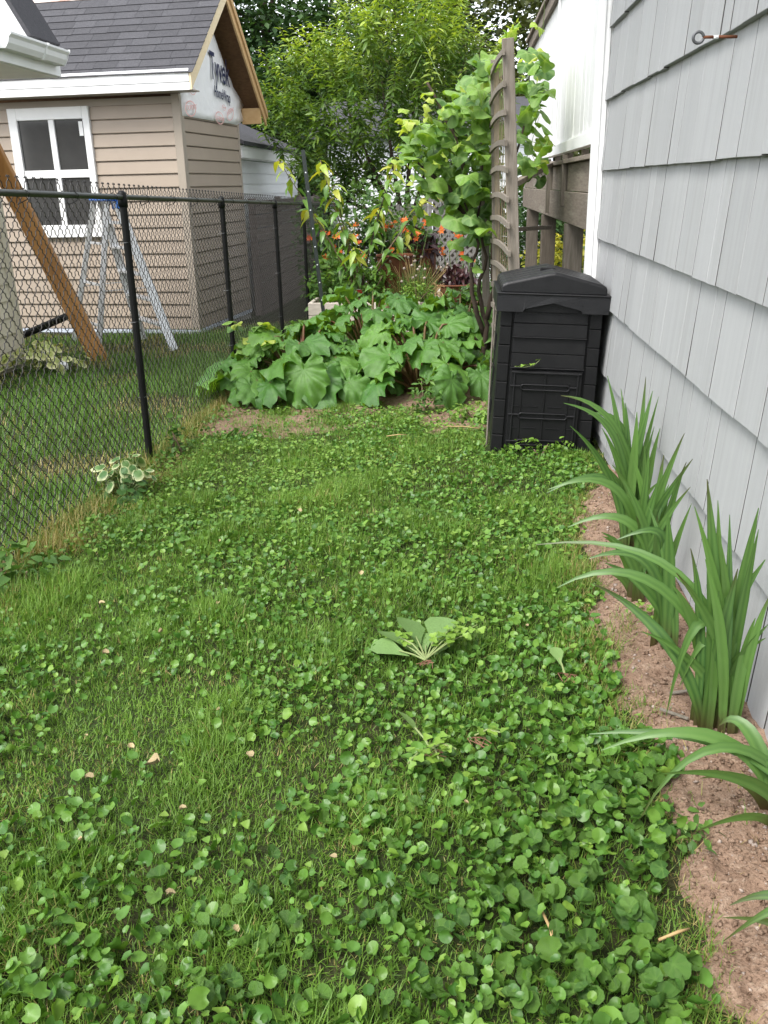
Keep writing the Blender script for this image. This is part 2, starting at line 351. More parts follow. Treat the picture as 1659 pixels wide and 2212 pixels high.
# ------------------------------------------------------------------ raised deck behind the corner
deck = empty('raised_deck', (1.6, 8.4, SL * 8.4), label='raised wooden deck on posts with white privacy boards behind the house corner', cat='deck')
def db_(mb, name, mat, **k): return hb(mb, name, mat, deck, **k)
for y in (6.9, 8.9, 10.9):
    db_(MB().box(.757, .887, y - .065, y + .065, gzf(.8, y) - .1, .985), 'post', m_darkwood if y > 7 else m_greywood, bevel=.004)
for y in (6.9, 8.9, 10.9):
    db_(MB().box(2.6, 2.73, y - .065, y + .065, gzf(2.6, y) - .1, .985), 'post', m_darkwood, bevel=.004)
db_(MB().box(.768, .81, 5.50, 11.9, .99, 1.205), 'beam', m_greywood_y, bevel=.004)
db_(MB().box(.785, .823, 5.50, 11.95, 1.209, 1.395), 'rim_joist', m_greywood_y, bevel=.003)
for k in range(13):
    y = 5.55 + k * .5
    db_(MB().box(.826, 3.4, y, y + .04, 1.215, 1.395), 'joist', m_darkwood)
for k in range(18):
    x = .745 + k * .145
    db_(MB().box(x, x + .138, 5.49, 11.95, 1.399, 1.427), 'deck_board', m_greywood_y, bevel=.002)
for k in range(7):
    y = 5.65 + k * .9
    db_(MB().box(.815, .855, y, y + .09, 1.43, 1.478), 'spacer_block', m_greywood_y)
ys_ = 5.5; k = 0
rr = random.Random(3)
while ys_ < 11.6:
    w = .197
    db_(MB().box(.802 + rr.uniform(-.002, .002), .825, ys_ + .0035, ys_ + w - .0035, 1.48, 2.80), 'board', m_whitewood, bevel=.0025)
    ys_ += w
db_(MB().box(.770, .800, 5.5, 11.6, 1.482, 1.56), 'bottom_trim', m_white, bevel=.002)
for y in (5.52, 8.35, 11.5):
    db_(MB().box(.785, .801, y, y + .085, 1.562, 2.80), 'batten', m_white, bevel=.002)
db_(MB().box(.735, .90, 5.48, 11.75, 2.803, 2.84), 'cap_rail', m_greywood_y, bevel=.003)
db_(MB().box(.765, .799, 5.48, 11.70, 2.70, 2.80), 'top_rail', m_greywood_y, bevel=.003)
db_(MB().box(.745, .782, 7.15, 7.21, 1.10, 1.46), 'bracket', m_greywood, bevel=.002)
db_(MB().box(.735, .783, 8.30, 8.36, 1.02, 1.44), 'bracket', m_greywood, bevel=.002)

# ------------------------------------------------------------------ black chain link fence
FX = -1.70
fence = empty('chain_link_fence', (FX, 6.5, SL * 6.5), label='black chain link fence with round posts and a weathered top rail along the lawn', cat='fence')
def fb(mb, name, mat, **k): return hb(mb, name, mat, fence, **k)
for y, ln in ((2.72, 0), (4.60, -.012), (6.55, .0), (8.45, .004), (10.0, 0), (11.9, 0)):
    z0 = SL * y
    fb(MB().tube([(FX + ln, y + ln, z0 - .15), (FX, y, z0 + 1.335)], .0188, 12), 'post', m_fence, smooth=False)
    fb(MB().tube([(FX - .001, y, z0 + 1.325), (FX - .001, y, z0 + 1.352), (FX - .001, y, z0 + 1.392), (FX - .001, y, z0 + 1.404)], [.0235, .025, .022, .010], 12), 'post_cap', m_fence, smooth=True)
fb(MB().tube([(FX, y, SL * y + 1.372) for y in np.linspace(1.9, 12.7, 12)], .0132, 12), 'top_rail', m_rail, smooth=True)
A = .0365; HP = .0365
def wire_mesh(flip):
    pts = []; nh = 38; z = .035
    for j in range(nh):
        s = 1 if (j + flip) % 2 else -1
        z0 = z + j * HP
        pts += [(0.0025 * s, s * A * .50, z0 - HP * .10), (-.0025 * s, s * A * .50, z0 + HP * .10), (-.004 * s, s * A * .22, z0 + HP * .30), (.004 * s, -s * A * .22, z0 + HP * .70)]
    zt = pts[-1][2]; s = 1 if (nh + flip) % 2 else -1
    pts += [(0, s * A * .4, zt + HP * .28), (0, s * A * .55, zt + HP * .5), (0, s * A * .30, zt + HP * .75), (0, s * A * .1, zt + HP * .55)]
    return MB().tube(pts, .0022, 4, cap=False).mesh('wire', m_wire, True)
wms = (wire_mesh(0), wire_mesh(1))
for k in range(292):
    y = 2.42 + k * A
    o = link('wire', wms[k % 2], fence, (-.034, y - 6.5, SL * (y - 6.5)))
for k in range(21):
    y = 2.6 + k * .47
    z = SL * y + 1.372
    fb(MB().tube([(FX - .036, y, z - .035), (FX - .026, y, z + .010), (FX - .002, y + .003, z + .0200), (FX + .0200, y + .004, z + .002), (FX + .01, y + .005, z - .021), (FX - .036, y + .006, z - .04)], .0019, 5), 'wire_tie', m_fence)
for y in (4.6, 6.55, 8.45):
    for dz in (.35, .75, 1.15):
        fb(MB().tube([(FX - .033, y - .02, SL * y + dz), (FX + .002, y - .0230, SL * y + dz + .004), (FX + .0230, y, SL * y + dz + .008), (FX + .002, y + .0230, SL * y + dz + .012), (FX - .033, y + .022, SL * y + dz + .014)], .0016, 5), 'wire_tie', m_iron)

# ------------------------------------------------------------------ tan garden shed beyond the fence
shed = empty('garden_shed', (-2.931, 9.839, -.266), R(-6), label='half finished tan vinyl sided shed with dark shingle roof beyond the fence', cat='shed')
def sb(mb, name, mat, parent=shed, **k): return mb.build(name, mat, parent, **k)
GD = 1.76; WL = -3.6
m_flash = pmat('bluish_white_flashing', (.62, .66, .74), (.5, .55, .66), 6, .5, .3, 20)
sb(MB().box(WL, -.004, .004, GD - .004, -.25, 2.45), 'wall', m_tantrim)
sb(MB().add([(-.005, .0, 2.40), (-.005, GD, 2.40), (-.005, .88, 3.42), (-.06, 0, 2.40), (-.06, GD, 2.40), (-.06, .88, 3.42)], [(0, 1, 2), (3, 5, 4), (0, 2, 5, 3), (1, 4, 5, 2)]), 'gable_sheathing', m_osb)
sb(MB().box(WL, .012, -.012, GD + .01, -.3, .062), 'foundation', m_concrete, bevel=.006)
sb(MB().box(WL, .030, -.032, -.0125, .02, .058).box(.0125, .030, -.0115, GD + .02, .02, .058), 'flashing', m_flash)
LAP = .1365
wx0, wx1, wz0, wz1 = -1.93, -.99, 1.068, 2.385
def lap(a, b, z, axis):
    """one siding lap, its face slanting out to a lip at the foot"""
    prof = [(.001, 0), (.021, 0), (.0245, .006), (.0235, .016), (.0115, LAP * .90), (.002, LAP - .004), (.001, LAP - .004)]
    lo = []
    for q in (a, b):
        lo.append([(q, -d, z + h) if axis == 'x' else (d, q, z + h) for d, h in prof])
    return MB().loft(lo)
for j in range(17):
    z = .066 + j * LAP
    spans = [(WL, -.062)]
    if z + LAP > wz0 - .02 and z < wz1 - .02: spans = [(WL, wx0 + .004), (wx1 - .004, -.062)]
    for a, b in spans: sb(lap(a, b, z, 'x'), 'siding_lap', m_siding)
for j in range(16):
    sb(lap(.072, GD - .03, .066 + j * LAP, 'y'), 'siding_lap', m_siding)
sb(MB().box(-.0, .020, .071, GD - .03, .066 + 16 * LAP, .066 + 16 * LAP + .03), 'channel_trim', m_tantrim)
sb(MB().box(-.062, .026, -.026, .002, .05, 2.47), 'corner_trim', m_tantrim, bevel=.003)
sb(MB().box(.002, .026, .0025, .070, .05, 2.47), 'corner_trim', m_tantrim, bevel=.003)
sb(MB().box(-.002, .026, GD - .03, GD + .02, .05, 2.30), 'corner_trim', m_tantrim, bevel=.003)
# window
win = sb(MB().box(wx0, wx0 + .10, -.05, -.002, wz0, wz1).box(wx1 - .075, wx1, -.05, -.002, wz0, wz1).box(wx0 + .101, wx1 - .076, -.05, -.002, wz1 - .12, wz1).box(wx0 + .101, wx1 - .076, -.05, -.002, wz0, wz0 + .13), 'window', m_white, bevel=.004)
sb(MB().box(wx0 + .101, wx1 - .076, -.04, -.012, 1.685, 1.765), 'glazing_bar', m_white, win, bevel=.003)
sb(MB().box(-1.47, -1.405, -.041, -.0121, wz0 + .131, 1.684), 'glazing_bar', m_white, win, bevel=.003)
sb(MB().box(-1.47, -1.405, -.041, -.0121, 1.766, wz1 - .121), 'glazing_bar', m_white, win, bevel=.003)
for x0, x1 in ((wx0 + .102, -1.471), (-1.404, wx1 - .077)):
    for z0, z1 in ((wz0 + .132, 1.684), (1.766, wz1 - .122)):
        sb(MB().box(x0, x1, -.022, -.016, z0, z1), 'pane', m_glass_dark, win)
sb(MB().box(-1.13, -1.085, -.024, -.0225, 2.10, 2.24), 'sticker', m_white, win)
# roof
OV = .28; EY, EZ, AY, AZ, BY, BZ = -.27, 2.615, .92, 3.59, 2.08, 2.40
def slope_slab(y0, z0, y1, z1, x0, x1, t):
    n = Vector((0, -(z1 - z0), (y1 - y0))); n.normalize(); n *= t
    if n.z < 0: n = -n
    return MB().hexa([(x0, y0, z0), (x1, y0, z0), (x1, y1, z1), (x0, y1, z1), (x0, y0 + n.y, z0 + n.z), (x1, y0 + n.y, z0 + n.z), (x1, y1 + n.y, z1 + n.z), (x0, y1 + n.y, z1 + n.z)])
rf = sb(slope_slab(EY, EZ, AY, AZ - .002, WL - .3, OV, .022), 'roof', m_osb)
sb(slope_slab(BY, BZ, AY + .002, AZ, WL - .3, OV, .022), 'roof_back', m_osb)
sl = Vector((0, AY - EY, AZ - EZ)); ln = sl.length; sl.normalize(); nn = Vector((0, -sl.z, sl.y))
rr = random.Random(9); EXPO = .124
for r_ in range(11):
    x = OV + .030; s0 = r_ * EXPO - .02; s1 = s0 + EXPO * 1.25; first = True
    while x > WL - .2:
        w = rr.choice([.30, .33, .33, .20, .25]) if not first else rr.uniform(.1, .33); first = False
        xa = max(x - w, WL - .3); lift = rr.uniform(0, .0015); j = rr.uniform(-.004, .004)
        p = lambda s, d, xx: (xx, EY + sl.y * s + nn.y * d, EZ + sl.z * s + nn.z * d)
        g = .0015
        sb(MB().hexa([p(s0 + j, .031 + lift, xa + g), p(s0 + j, .031 + lift, x - g), p(s1, .0235, x - g), p(s1, .0235, xa + g),
                      p(s0 + j, .0355 + lift, xa + g), p(s0 + j, .0355 + lift, x - g), p(s1, .027, x - g), p(s1, .027, xa + g)]), 'roof_shingle', m_roof, rf)
        x = xa
p = lambda s, d, xx: (xx, EY + sl.y * s + nn.y * d, EZ + sl.z * s + nn.z * d)
sb(MB().hexa([p(1.38, .030, WL), p(1.38, .030, OV), p(ln, .030, OV), p(ln, .030, WL), p(1.38, .034, WL), p(1.38, .034, OV), p(ln, .034, OV), p(ln, .034, WL)]), 'underlay', m_felt, rf)
sb(slope_slab(BY - .01, BZ + .012, AY + .01, AZ + .024, WL - .3, OV + .012, .014), 'roof_shingles', m_roof)
sb(MB().box(WL - .3, OV - .02, EY - .022, EY - .002, 2.545, 2.665), 'fascia', m_white, bevel=.003)
sb(MB().box(WL - .3, OV - .02, EY - .016, EY - .0015, 2.47, 2.543), 'fascia_lower', m_white, bevel=.003)
sb(MB().box(WL - .3, OV - .02, EY, -.03, 2.472, 2.484), 'soffit', m_tantrim)
def rake(y0, z0, y1, z1, x0, x1, h, name, mat):
    return sb(MB().hexa([(x0, y0, z0 - h), (x1, y0, z0 - h), (x1, y1, z1 - h), (x0, y1, z1 - h), (x0, y0, z0), (x1, y0, z0), (x1, y1, z1), (x0, y1, z1)]), name, mat, bevel=.002)
m_palewood = wood_mat('pale_new_pine', (.78, .66, .46), (.70, .55, .34), (1, 6, 6), 0.55, 0.08, 0.2)
rake(EY - .02, 2.622, AY, AZ + .008, OV - .018, OV + .004, .15, 'rake_board', m_palewood)
rake(AY, AZ + .03, BY, BZ + .03, OV - .018, OV + .004, .17, 'rake_board', m_newwood)
rake(AY + .01, AZ + .032, BY + .012, BZ + .032, OV + .0045, OV + .024, .085, 'rake_trim', m_newwood)
sb(MB().box(.02, OV - .02, BY - .16, BY - .12, 2.28, 2.46), 'lookout_block', m_newwood, bevel=.002)
sb(MB().box(.02, OV - .02, EY - .0, EY + .03, 2.49, 2.60), 'lookout_block', m_newwood, bevel=.002)
# house wrap on the gable, torn along its far edge
rr = random.Random(21)
zr = np.linspace(2.262, 3.30, 14); NC = 9
LE = lambda z: max(.03, (z - 2.50) / (3.42 - 2.50) * .86) if z > 2.5 else .03
RE = [1.70, 1.93, 1.86, 1.98, 1.84, 1.66, 1.60, 1.50, 1.43, 1.33, 1.27, 1.16, 1.08, 1.00]
wv = []; wf = []
for i, z in enumerate(zr):
    for j in range(NC):
        t = j / (NC - 1); y = LE(z) * (1 - t) + RE[i] * t
        out = .026 + (rr.uniform(0, .012) if 0 < j < NC - 1 else 0) + (.05 * max(0, y - 1.70))
        wv.append((out, y, z + (rr.uniform(-.02, .02) if 0 < i < 13 else 0)))
for i in range(13):
    for j in range(NC - 1): wf.append((i * NC + j, i * NC + j + 1, (i + 1) * NC + j + 1, (i + 1) * NC + j))
wrap = sb(MB().add(wv, wf), 'house_wrap', m_wrap, smooth=True)
wrap.modifiers.new('solid', 'SOLIDIFY').thickness = .002
def text_part(body, size, y, z, tilt, mat, name='lettering', x=.055, squeeze=1.0, bold=.0):
    cu = D.curves.new('t', 'FONT'); cu.body = body; cu.size = size; cu.extrude = .0006; cu.resolution_u = 2; cu.offset = bold
    to = D.objects.new('t', cu); COL.objects.link(to)
    bpy.context.view_layer.update()
    me = D.meshes.new_from_object(to.evaluated_get(bpy.context.evaluated_depsgraph_get()))
    D.objects.remove(to); me.materials.clear(); me.materials.append(mat)
    o = link(name, me, wrap, (x, y, z)); o.rotation_mode = 'XYZ'
    o.matrix_local = Matrix.Translation((x, y, z)) @ Matrix(((0, 0, 1, 0), (1, 0, 0, 0), (0, 1, 0, 0), (0, 0, 0, 1))) @ Matrix.Rotation(tilt, 4, 'Z') @ Matrix.Diagonal((squeeze, 1, 1, 1))
    return o
text_part('Tyvek', .40, .86, 2.70, R(-4), m_navy, squeeze=.62, bold=.004)
text_part('HomeWrap', .16, .94, 2.52, R(-4), m_navy, squeeze=.66, bold=.002)
def logo(y, z, s, tilt):
    g = MB(); n = 28
    for k in range(n):
        a, b = 2 * PI * k / n, 2 * PI * (k + 1) / n
        q = [(math.cos(t) * r, math.sin(t) * r * .52) for t, r in ((a, s), (b, s), (b, s * .86), (a, s * .86))]
        ct, st = math.cos(tilt), math.sin(tilt)
        g.add([(.054, y + u * ct - v * st, z + u * st + v * ct) for u, v in q], [(0, 1, 2, 3)])
    g.build('logo_ring', m_redprint, wrap)
    text_part('DUPONT', s * .46, y - s * .72, z - s * .15, tilt, m_redprint)
for a in ((.20, 2.34, .15, .1), (1.05, 2.30, .13, -.05), (1.42, 2.36, .12, .3), (.30, 2.52, .08, 0), (1.22, 2.42, .06, 0), (.74, 3.12, .09, 0)): logo(*a)

m_slat = wood_mat('brown_grey_boards', (.22, .185, .165), (.15, .125, .11), (8, .8, 8), .85, .15, .4)
# ------------------------------------------------------------------ white shed further back, grey garage behind the trees
ws = empty('white_shed', (-3.4, 14.5, SL * 14.5), label='low white lap sided shed with dark roof behind the tan shed', cat='shed')
def wsb(mb, name, mat, **k): return hb(mb, name, mat, ws, **k)
wsb(MB().box(-6.2, -2.975, 12.42, 16.9, -.6, 1.63), 'wall', m_white_vinyl)
for j in range(14):
    z = -.35 + j * .14
    wsb(MB().loft([[(-2.972, q, z), (-2.955, q, z), (-2.957, q, z + .012), (-2.969, q, z + .136), (-2.972, q, z + .136)] for q in (12.50, 16.9)]), 'siding_lap', m_white_vinyl)
wsb(MB().box(-3.06, -2.945, 12.40, 12.495, -.5, 1.64), 'corner_trim', m_white, bevel=.004)
wsb(MB().box(-2.86, -2.84, 12.2, 17.1, 1.645, 1.80), 'fascia', m_white, bevel=.004)
wsb(MB().box(-2.975, -2.861, 12.2, 17.1, 1.635, 1.65), 'soffit', m_white)
wsb(MB().hexa([(-2.80, 12.15, 1.80), (-4.5, 12.15, 2.55), (-4.5, 17.2, 2.55), (-2.80, 17.2, 1.80), (-2.80, 12.15, 1.85), (-4.5, 12.15, 2.60), (-4.5, 17.2, 2.60), (-2.80, 17.2, 1.85)]), 'roof', m_roof)
sf = empty('slat_fence', (-2.62, 14, SL * 14), label='weathered brown horizontal board fence between the white shed and the chain link', cat='fence')
for k in range(9):
    hb(MB().box(-2.635, -2.61, 11.75, 17.2, -.42 + k * .172, -.42 + k * .172 + .160), 'board', m_slat, sf, bevel=.003)
for y in (11.8, 13.5, 15.2, 17.1): hb(MB().box(-2.72, -2.637, y, y + .09, -.6, 1.15), 'post', m_slat, sf, bevel=.004)
gg = empty('garage', (-.6, 18.5, SL * 18.5), label='pale grey sided garage glimpsed behind the peach tree', cat='garage')
def ggb(mb, name, mat, **k): return hb(mb, name, mat, gg, **k)
ggb(MB().box(-2.4, 1.6, 17.02, 20.5, -.8, 2.05), 'wall', m_white_vinyl)
for j in range(18):
    z = -.5 + j * .14
    ggb(MB().loft([[(q, 17.018, z), (q, 16.998, z), (q, 17.0, z + .012), (q, 17.015, z + .136), (q, 17.018, z + .136)] for q in (-2.4, 1.6)]), 'siding_lap', m_white_vinyl)
ggb(MB().hexa([(-2.7, 16.8, 2.06), (1.9, 16.8, 2.06), (1.9, 18.8, 2.75), (-2.7, 18.8, 2.75), (-2.7, 16.8, 2.12), (1.9, 16.8, 2.12), (1.9, 18.8, 2.81), (-2.7, 18.8, 2.81)])
    .hexa([(-2.7, 18.81, 2.75), (1.9, 18.81, 2.75), (1.9, 20.8, 2.06), (-2.7, 20.8, 2.06), (-2.7, 18.81, 2.81), (1.9, 18.81, 2.81), (1.9, 20.8, 2.12), (-2.7, 20.8, 2.12)]), 'roof', m_roof)

# ------------------------------------------------------------------ neighbour's cream outbuilding at the left edge
nb = empty('neighbour_outbuilding', (-4.6, 7.4, SL * 7.4), label='cream sided outbuilding with white eave and gutter at the fence corner', cat='outbuilding')
def nbb(mb, name, mat, **k): return hb(mb, name, mat, nb, **k)
nbb(MB().box(-6.5, -3.94, 6.1, 7.70, -.5, 2.15), 'wall', m_siding2)
for j in range(16):
    z = -.16 + j * .14
    nbb(MB().loft([[(-3.937, q, z), (-3.918, q, z), (-3.92, q, z + .012), (-3.934, q, z + .136), (-3.937, q, z + .136)] for q in (6.1, 7.61)]), 'siding_lap', m_siding2)
nbb(MB().box(-4.0, -3.905, 7.612, 7.712, -.3, 2.15), 'corner_trim', m_siding2, bevel=.004)
nbb(MB().box(-6.7, -3.30, 5.6, 7.78, 2.155, 2.19), 'soffit', m_white)
nbb(MB().box(-3.30, -3.275, 5.6, 7.80, 2.16, 2.37), 'fascia', m_white, bevel=.003)
gut = nbb(MB().loft([[(-3.272, q, 2.33), (-3.272, q, 2.235), (-3.20, q, 2.235), (-3.175, q, 2.27), (-3.165, q, 2.305), (-3.145, q, 2.325), (-3.145, q, 2.34), (-3.16, q, 2.34), (-3.165, q, 2.325), (-3.20, q, 2.29), (-3.255, q, 2.25), (-3.262, q, 2.33)] for q in (6.72, 7.70)]), 'gutter', m_white)
nbb(MB().loft([[(-3.276, q, 2.345), (-3.276, q, 2.23), (-3.195, q, 2.23), (-3.168, q, 2.27), (-3.158, q, 2.305), (-3.138, q, 2.325), (-3.138, q, 2.345)] for q in (7.701, 7.708)]), 'gutter_end_cap', m_white)
nbb(MB().loft([[(-3.274, q, 2.342), (-3.274, q, 2.228), (-3.193, q, 2.228), (-3.166, q, 2.268), (-3.156, q, 2.303), (-3.136, q, 2.323), (-3.136, q, 2.342)] for q in (7.30, 7.33)]), 'gutter_seam', m_white)
nbb(MB().add([(-4.3, 7.30, 2.38), (-3.29, 7.30, 2.38), (-3.55, 7.30, 2.86), (-4.3, 7.30, 3.6), (-4.3, 7.72, 2.38), (-3.29, 7.72, 2.38), (-3.55, 7.72, 2.86), (-4.3, 7.72, 3.6)],
        [(0, 1, 2, 3), (7, 6, 5, 4), (0, 4, 5, 1), (1, 5, 6, 2), (2, 6, 7, 3), (3, 7, 4, 0)]), 'gable_panel', m_white)
nbb(MB().hexa([(-3.255, 7.22, 2.375), (-3.225, 7.22, 2.385), (-3.225, 7.74, 2.385), (-3.255, 7.74, 2.375), (-3.56, 7.22, 2.93), (-3.53, 7.22, 2.94), (-3.53, 7.74, 2.94), (-3.56, 7.74, 2.93)]), 'roof_edge', m_roof)
nbb(MB().hexa([(-3.56, 7.22, 2.93), (-3.53, 7.22, 2.95), (-3.53, 7.74, 2.95), (-3.56, 7.74, 2.93), (-4.6, 7.22, 3.70), (-4.6, 7.22, 3.74), (-4.6, 7.74, 3.74), (-4.6, 7.74, 3.70)]), 'roof', m_roof)
nbb(MB().tube([(-3.62, 7.2, 2.16), (-3.62, 7.2, 2.08), (-3.68, 7.2, 2.0), (-3.95, 7.2, 1.9), (-3.97, 7.2, 1.6)], .04, 10), 'downspout', m_white, smooth=True)

# ------------------------------------------------------------------ leaning timber, ladder and bits on the neighbour's lawn
bm_ = MB().beam((-3.37, 8.08, gzf(-3.37, 8.08) - .05), (-4.40, 8.06, 2.42), .15, .13, (0.25, -1, 0)).build('leaning_timber', m_beam, bevel=.008)
tag(bm_, 'thick orange brown timber leaning across the neighbouring lawn', 'timber')
lad = empty('step_ladder', (-3.5, 9.0, gzf(-3.5, 9.0)), label='open aluminium step ladder with a blue top in front of the tan shed', cat='ladder')
tv = Vector((.28, -.34, 0)); top = Vector((.0, 0, 1.47)); fo = Vector((.38, -.02, 0.02)); ro = Vector((-.42, .05, 0))
for s in (-1, 1):
    MB().beam(fo + tv * s * 1.0, top + tv * s * .50 + Vector((.03, 0, -.02)), .085, .03, (0, 1, 0)).build('front_rail', m_alu, lad, bevel=.003)
    MB().beam(ro + tv * s * .95, top + tv * s * .45 + Vector((-.05, 0, -.03)), .055, .022, (0, 1, 0)).build('rear_rail', m_alu, lad, bevel=.003)
for k in range(1, 6):
    t = k / 6; c = fo.lerp(top, t); hw = 1.0 * (1 - t) + .5 * t
    MB().beam(c - tv * hw * .97, c + tv * hw * .97, .085, .025, (0, 0, 1)).build('step', m_alu, lad, bevel=.003)
for k in (1, 2.6, 4.2):
    t = k / 6; c = ro.lerp(top, t); hw = .95 * (1 - t) + .45 * t
    MB().beam(c - tv * hw, c + tv * hw, .03, .02, (0, 0, 1)).build('brace', m_alu, lad)
for s in (-1, 1):
    MB().beam(fo.lerp(top, .42) + tv * s * .82, ro.lerp(top, .40) + tv * s * .76, .02, .008, (0, 0, 1)).build('spreader', m_alu, lad)
MB().beam(top - tv * .62 + Vector((0, 0, -.01)), top + tv * .62 + Vector((0, 0, -.01)), .16, .06, (0, 0, 1)).build('top_cap', m_blue, lad, bevel=.012)
MB().beam(top + tv * .2 + Vector((.05, 0, -.07)), top + tv * .66 + Vector((.05, 0, -.06)), .06, .10, (0, 0, 1)).build('pail_shelf', m_blue, lad, bevel=.012)
tag(MB().tube([(-4.0, 7.82, .05), (-3.78, 7.80, .13), (-3.52, 7.78, .23)], .032, 10).build('drain_pipe', m_fence, smooth=False), 'short black drain pipe poking out past the cream wall', 'pipe')
tag(MB().beam((-3.80, 7.78, gzf(-3.8, 7.8) + .09), (-3.42, 7.36, gzf(-3.4, 7.3) + .05), .10, .07).build('downspout_extension', m_white, bevel=.012), 'white downspout extension lying in the grass beside the hosta', 'downspout')
# ------------------------------------------------------------------ black compost bin leaning towards the wall
cbin = empty('compost_bin', (.442, 4.75, gzf(.44, 4.75) - .01), label='tall black plastic compost bin standing against the shingled wall', cat='compost bin')
cbin.rotation_euler = (0, R(2.6), 0)
HB, HT, HZ, DP = .270, .264, .79, .54
def hw(z): return HB + (HT - HB) * z / HZ
def fy_(z): return .012 * z / HZ              # the front leans in a touch
body = MB().loft([[(-hw(z) + .012, .016 + fy_(z), z), (hw(z) - .012, .016 + fy_(z), z), (hw(z) - .012, DP - fy_(z), z), (-hw(z) + .012, DP - fy_(z), z)] for z in (0, HZ)]).build('body', m_bin, cbin, bevel=.006)
for s in (-1, 1):                              # corner columns with block joints
    for (ya, yb) in ((0, .075), (DP - .075, DP)):
        col_ = MB()
        for k in range(8):
            z0, z1 = .004 + k * .098, .004 + k * .098 + .0945
            e = lambda z, xx, yy: (s * (hw(z) - xx), yy + (fy_(z) if yy < .2 else -fy_(z)), z)
            col_.hexa([e(z0, .062, ya), e(z0, 0, ya), e(z0, 0, yb), e(z0, .062, yb), e(z1, .062, ya), e(z1, 0, ya), e(z1, 0, yb), e(z1, .062, yb)])
        col_.build('corner_column', m_bin, cbin, bevel=.003)
    sp = MB()
    for k in range(4):
        z0, z1 = .02 + k * .192, .02 + k * .192 + .180
        sp.hexa([(s * (hw(z0) - .014), .08, z0), (s * (hw(z0) - .003), .08, z0), (s * (hw(z0) - .003), DP - .08, z0), (s * (hw(z0) - .014), DP - .08, z0), (s * (hw(z1) - .02), .08, z1), (s * (hw(z1) - .012), .08, z1), (s * (hw(z1) - .012), DP - .08, z1), (s * (hw(z1) - .02), DP - .08, z1)])
    sp.build('side_panel', m_bin, cbin, bevel=.003)
for (z0, z1) in ((.478, .632), (.640, .786)):  # two upper front panels, each sloping out to a lip, with a score line
    zm = (z0 + z1) / 2 - .004; w0 = .192
    g = MB()
    for a, b in ((z0, zm - .0015), (zm + .0015, z1)):
        o0 = .002 - .010 * (1 - (a - z0) / (z1 - z0)); o1 = .002 - .010 * (1 - (b - z0) / (z1 - z0))
        g.hexa([(-w0, o0 + fy_(a), a), (w0, o0 + fy_(a), a), (w0, .03, a), (-w0, .03, a), (-w0, o1 + fy_(b), b), (w0, o1 + fy_(b), b), (w0, .03, b), (-w0, .03, b)])
    pnl = g.build('front_panel', m_bin, cbin, bevel=.002)
    MB().box(-w0 - .004, w0 + .004, -.014 + fy_(z0), .012, z0 - .006, z0 - .0005).build('lip', m_bin_lid, pnl, bevel=.002)
    vt = MB()
    for k in range(22): vt.box(-.14 + k * .0128, -.134 + k * .0128, .0 + fy_(z1), .012 + fy_(z1), z1 + .0005, z1 + .0055)
    vt.build('vent_teeth', m_bin, pnl)
door = MB().box(-.192, .192, .0, .02, .02, .462).build('door', m_bin, cbin, bevel=.004)
def fr(*a): return MB().box(*a)
fr(-.186, .186, -.012, -.0005, .446, .456).build('door_rim', m_bin_lid, door, bevel=.002)
fr(-.186, .186, -.010, -.0005, .020, .028).build('door_rim', m_bin_lid, door, bevel=.002)
for x in (-.172, .165): fr(x, x + .007, -.010, -.0005, .029, .445).build('rib', m_bin_lid, door, bevel=.0015)
for x in (-.128, .122): fr(x, x + .006, -.005, -.0005, .06, .40).build('rib', m_bin, door, bevel=.0015)
fr(-.006, .002, -.006, -.0005, .029, .445).build('rib', m_bin, door, bevel=.0015)
for zz in (.145, .265):
    for x0 in (-.11, .02): fr(x0, x0 + .075, -.004, -.0005, zz, zz + .003).build('score_line', m_bin_lid, door)
    for x0 in (-.165, .135): fr(x0, x0 + .03, -.005, -.0005, zz, zz + .003).build('score_line', m_bin_lid, door)
for zz in (.065, .215, .372):
    pts = []
    for k in range(9): a = PI / 2 + PI * k / 8; pts.append((-.118 + .014 * math.cos(a), -.008, zz + .014 * math.sin(a)))
    for k in range(9): a = -PI / 2 + PI * k / 8; pts.append((.112 + .014 * math.cos(a), -.008, zz + .014 * math.sin(a)))
    pts.append(pts[0])
    MB().tube(pts, .0042, 6, cap=False).build('slot_handle', m_bin_lid, door, True)
    for x0, x1 in ((-.19, -.134), (.128, .17)): fr(x0, x1, -.011, -.0005, zz + .001, zz + .009).build('latch', m_bin_lid, door, bevel=.002)
# lid: deep rim with a peaked notch, ribbed gable top
lidz = .775
rim = MB(); W, DO = .290, .026
prof = [(-W, lidz - .004), (-.155, lidz - .004), (-.145, lidz + .012), (0, lidz + .046), (.145, lidz + .012), (.155, lidz - .004), (W, lidz - .004)]
front = [(x, -DO, z) for x, z in prof]; back = [(x, -DO + .018, z) for x, z in prof]
tz = lidz + .082
n = len(front)
vs_ = front + [(x, -DO + .006, tz) for x, z in prof] + back + [(x, -DO + .02, tz) for x, z in prof]
fs_ = []
for k in range(n - 1):
    fs_ += [(k, k + 1, n + k + 1, n + k), (2 * n + k + 1, 2 * n + k, 3 * n + k, 3 * n + k + 1), (k + 1, k, 2 * n + k, 2 * n + k + 1), (n + k, n + k + 1, 3 * n + k + 1, 3 * n + k)]
rim.add(vs_, fs_)
lid = rim.build('lid', m_bin_lid, cbin)
MB().box(-W, -W + .016, -DO + .0205, DP + DO, lidz - .004, tz).box(W - .016, W, -DO + .0205, DP + DO, lidz - .004, tz).box(-W + .0165, W - .0165, DP + DO - .016, DP + DO, lidz - .004, tz).build('rim_skirt', m_bin_lid, lid, bevel=.004)
MB().box(-.135, .135, -.003, .01, lidz - .004, lidz + .05).build('notch_plate', m_bin, lid)
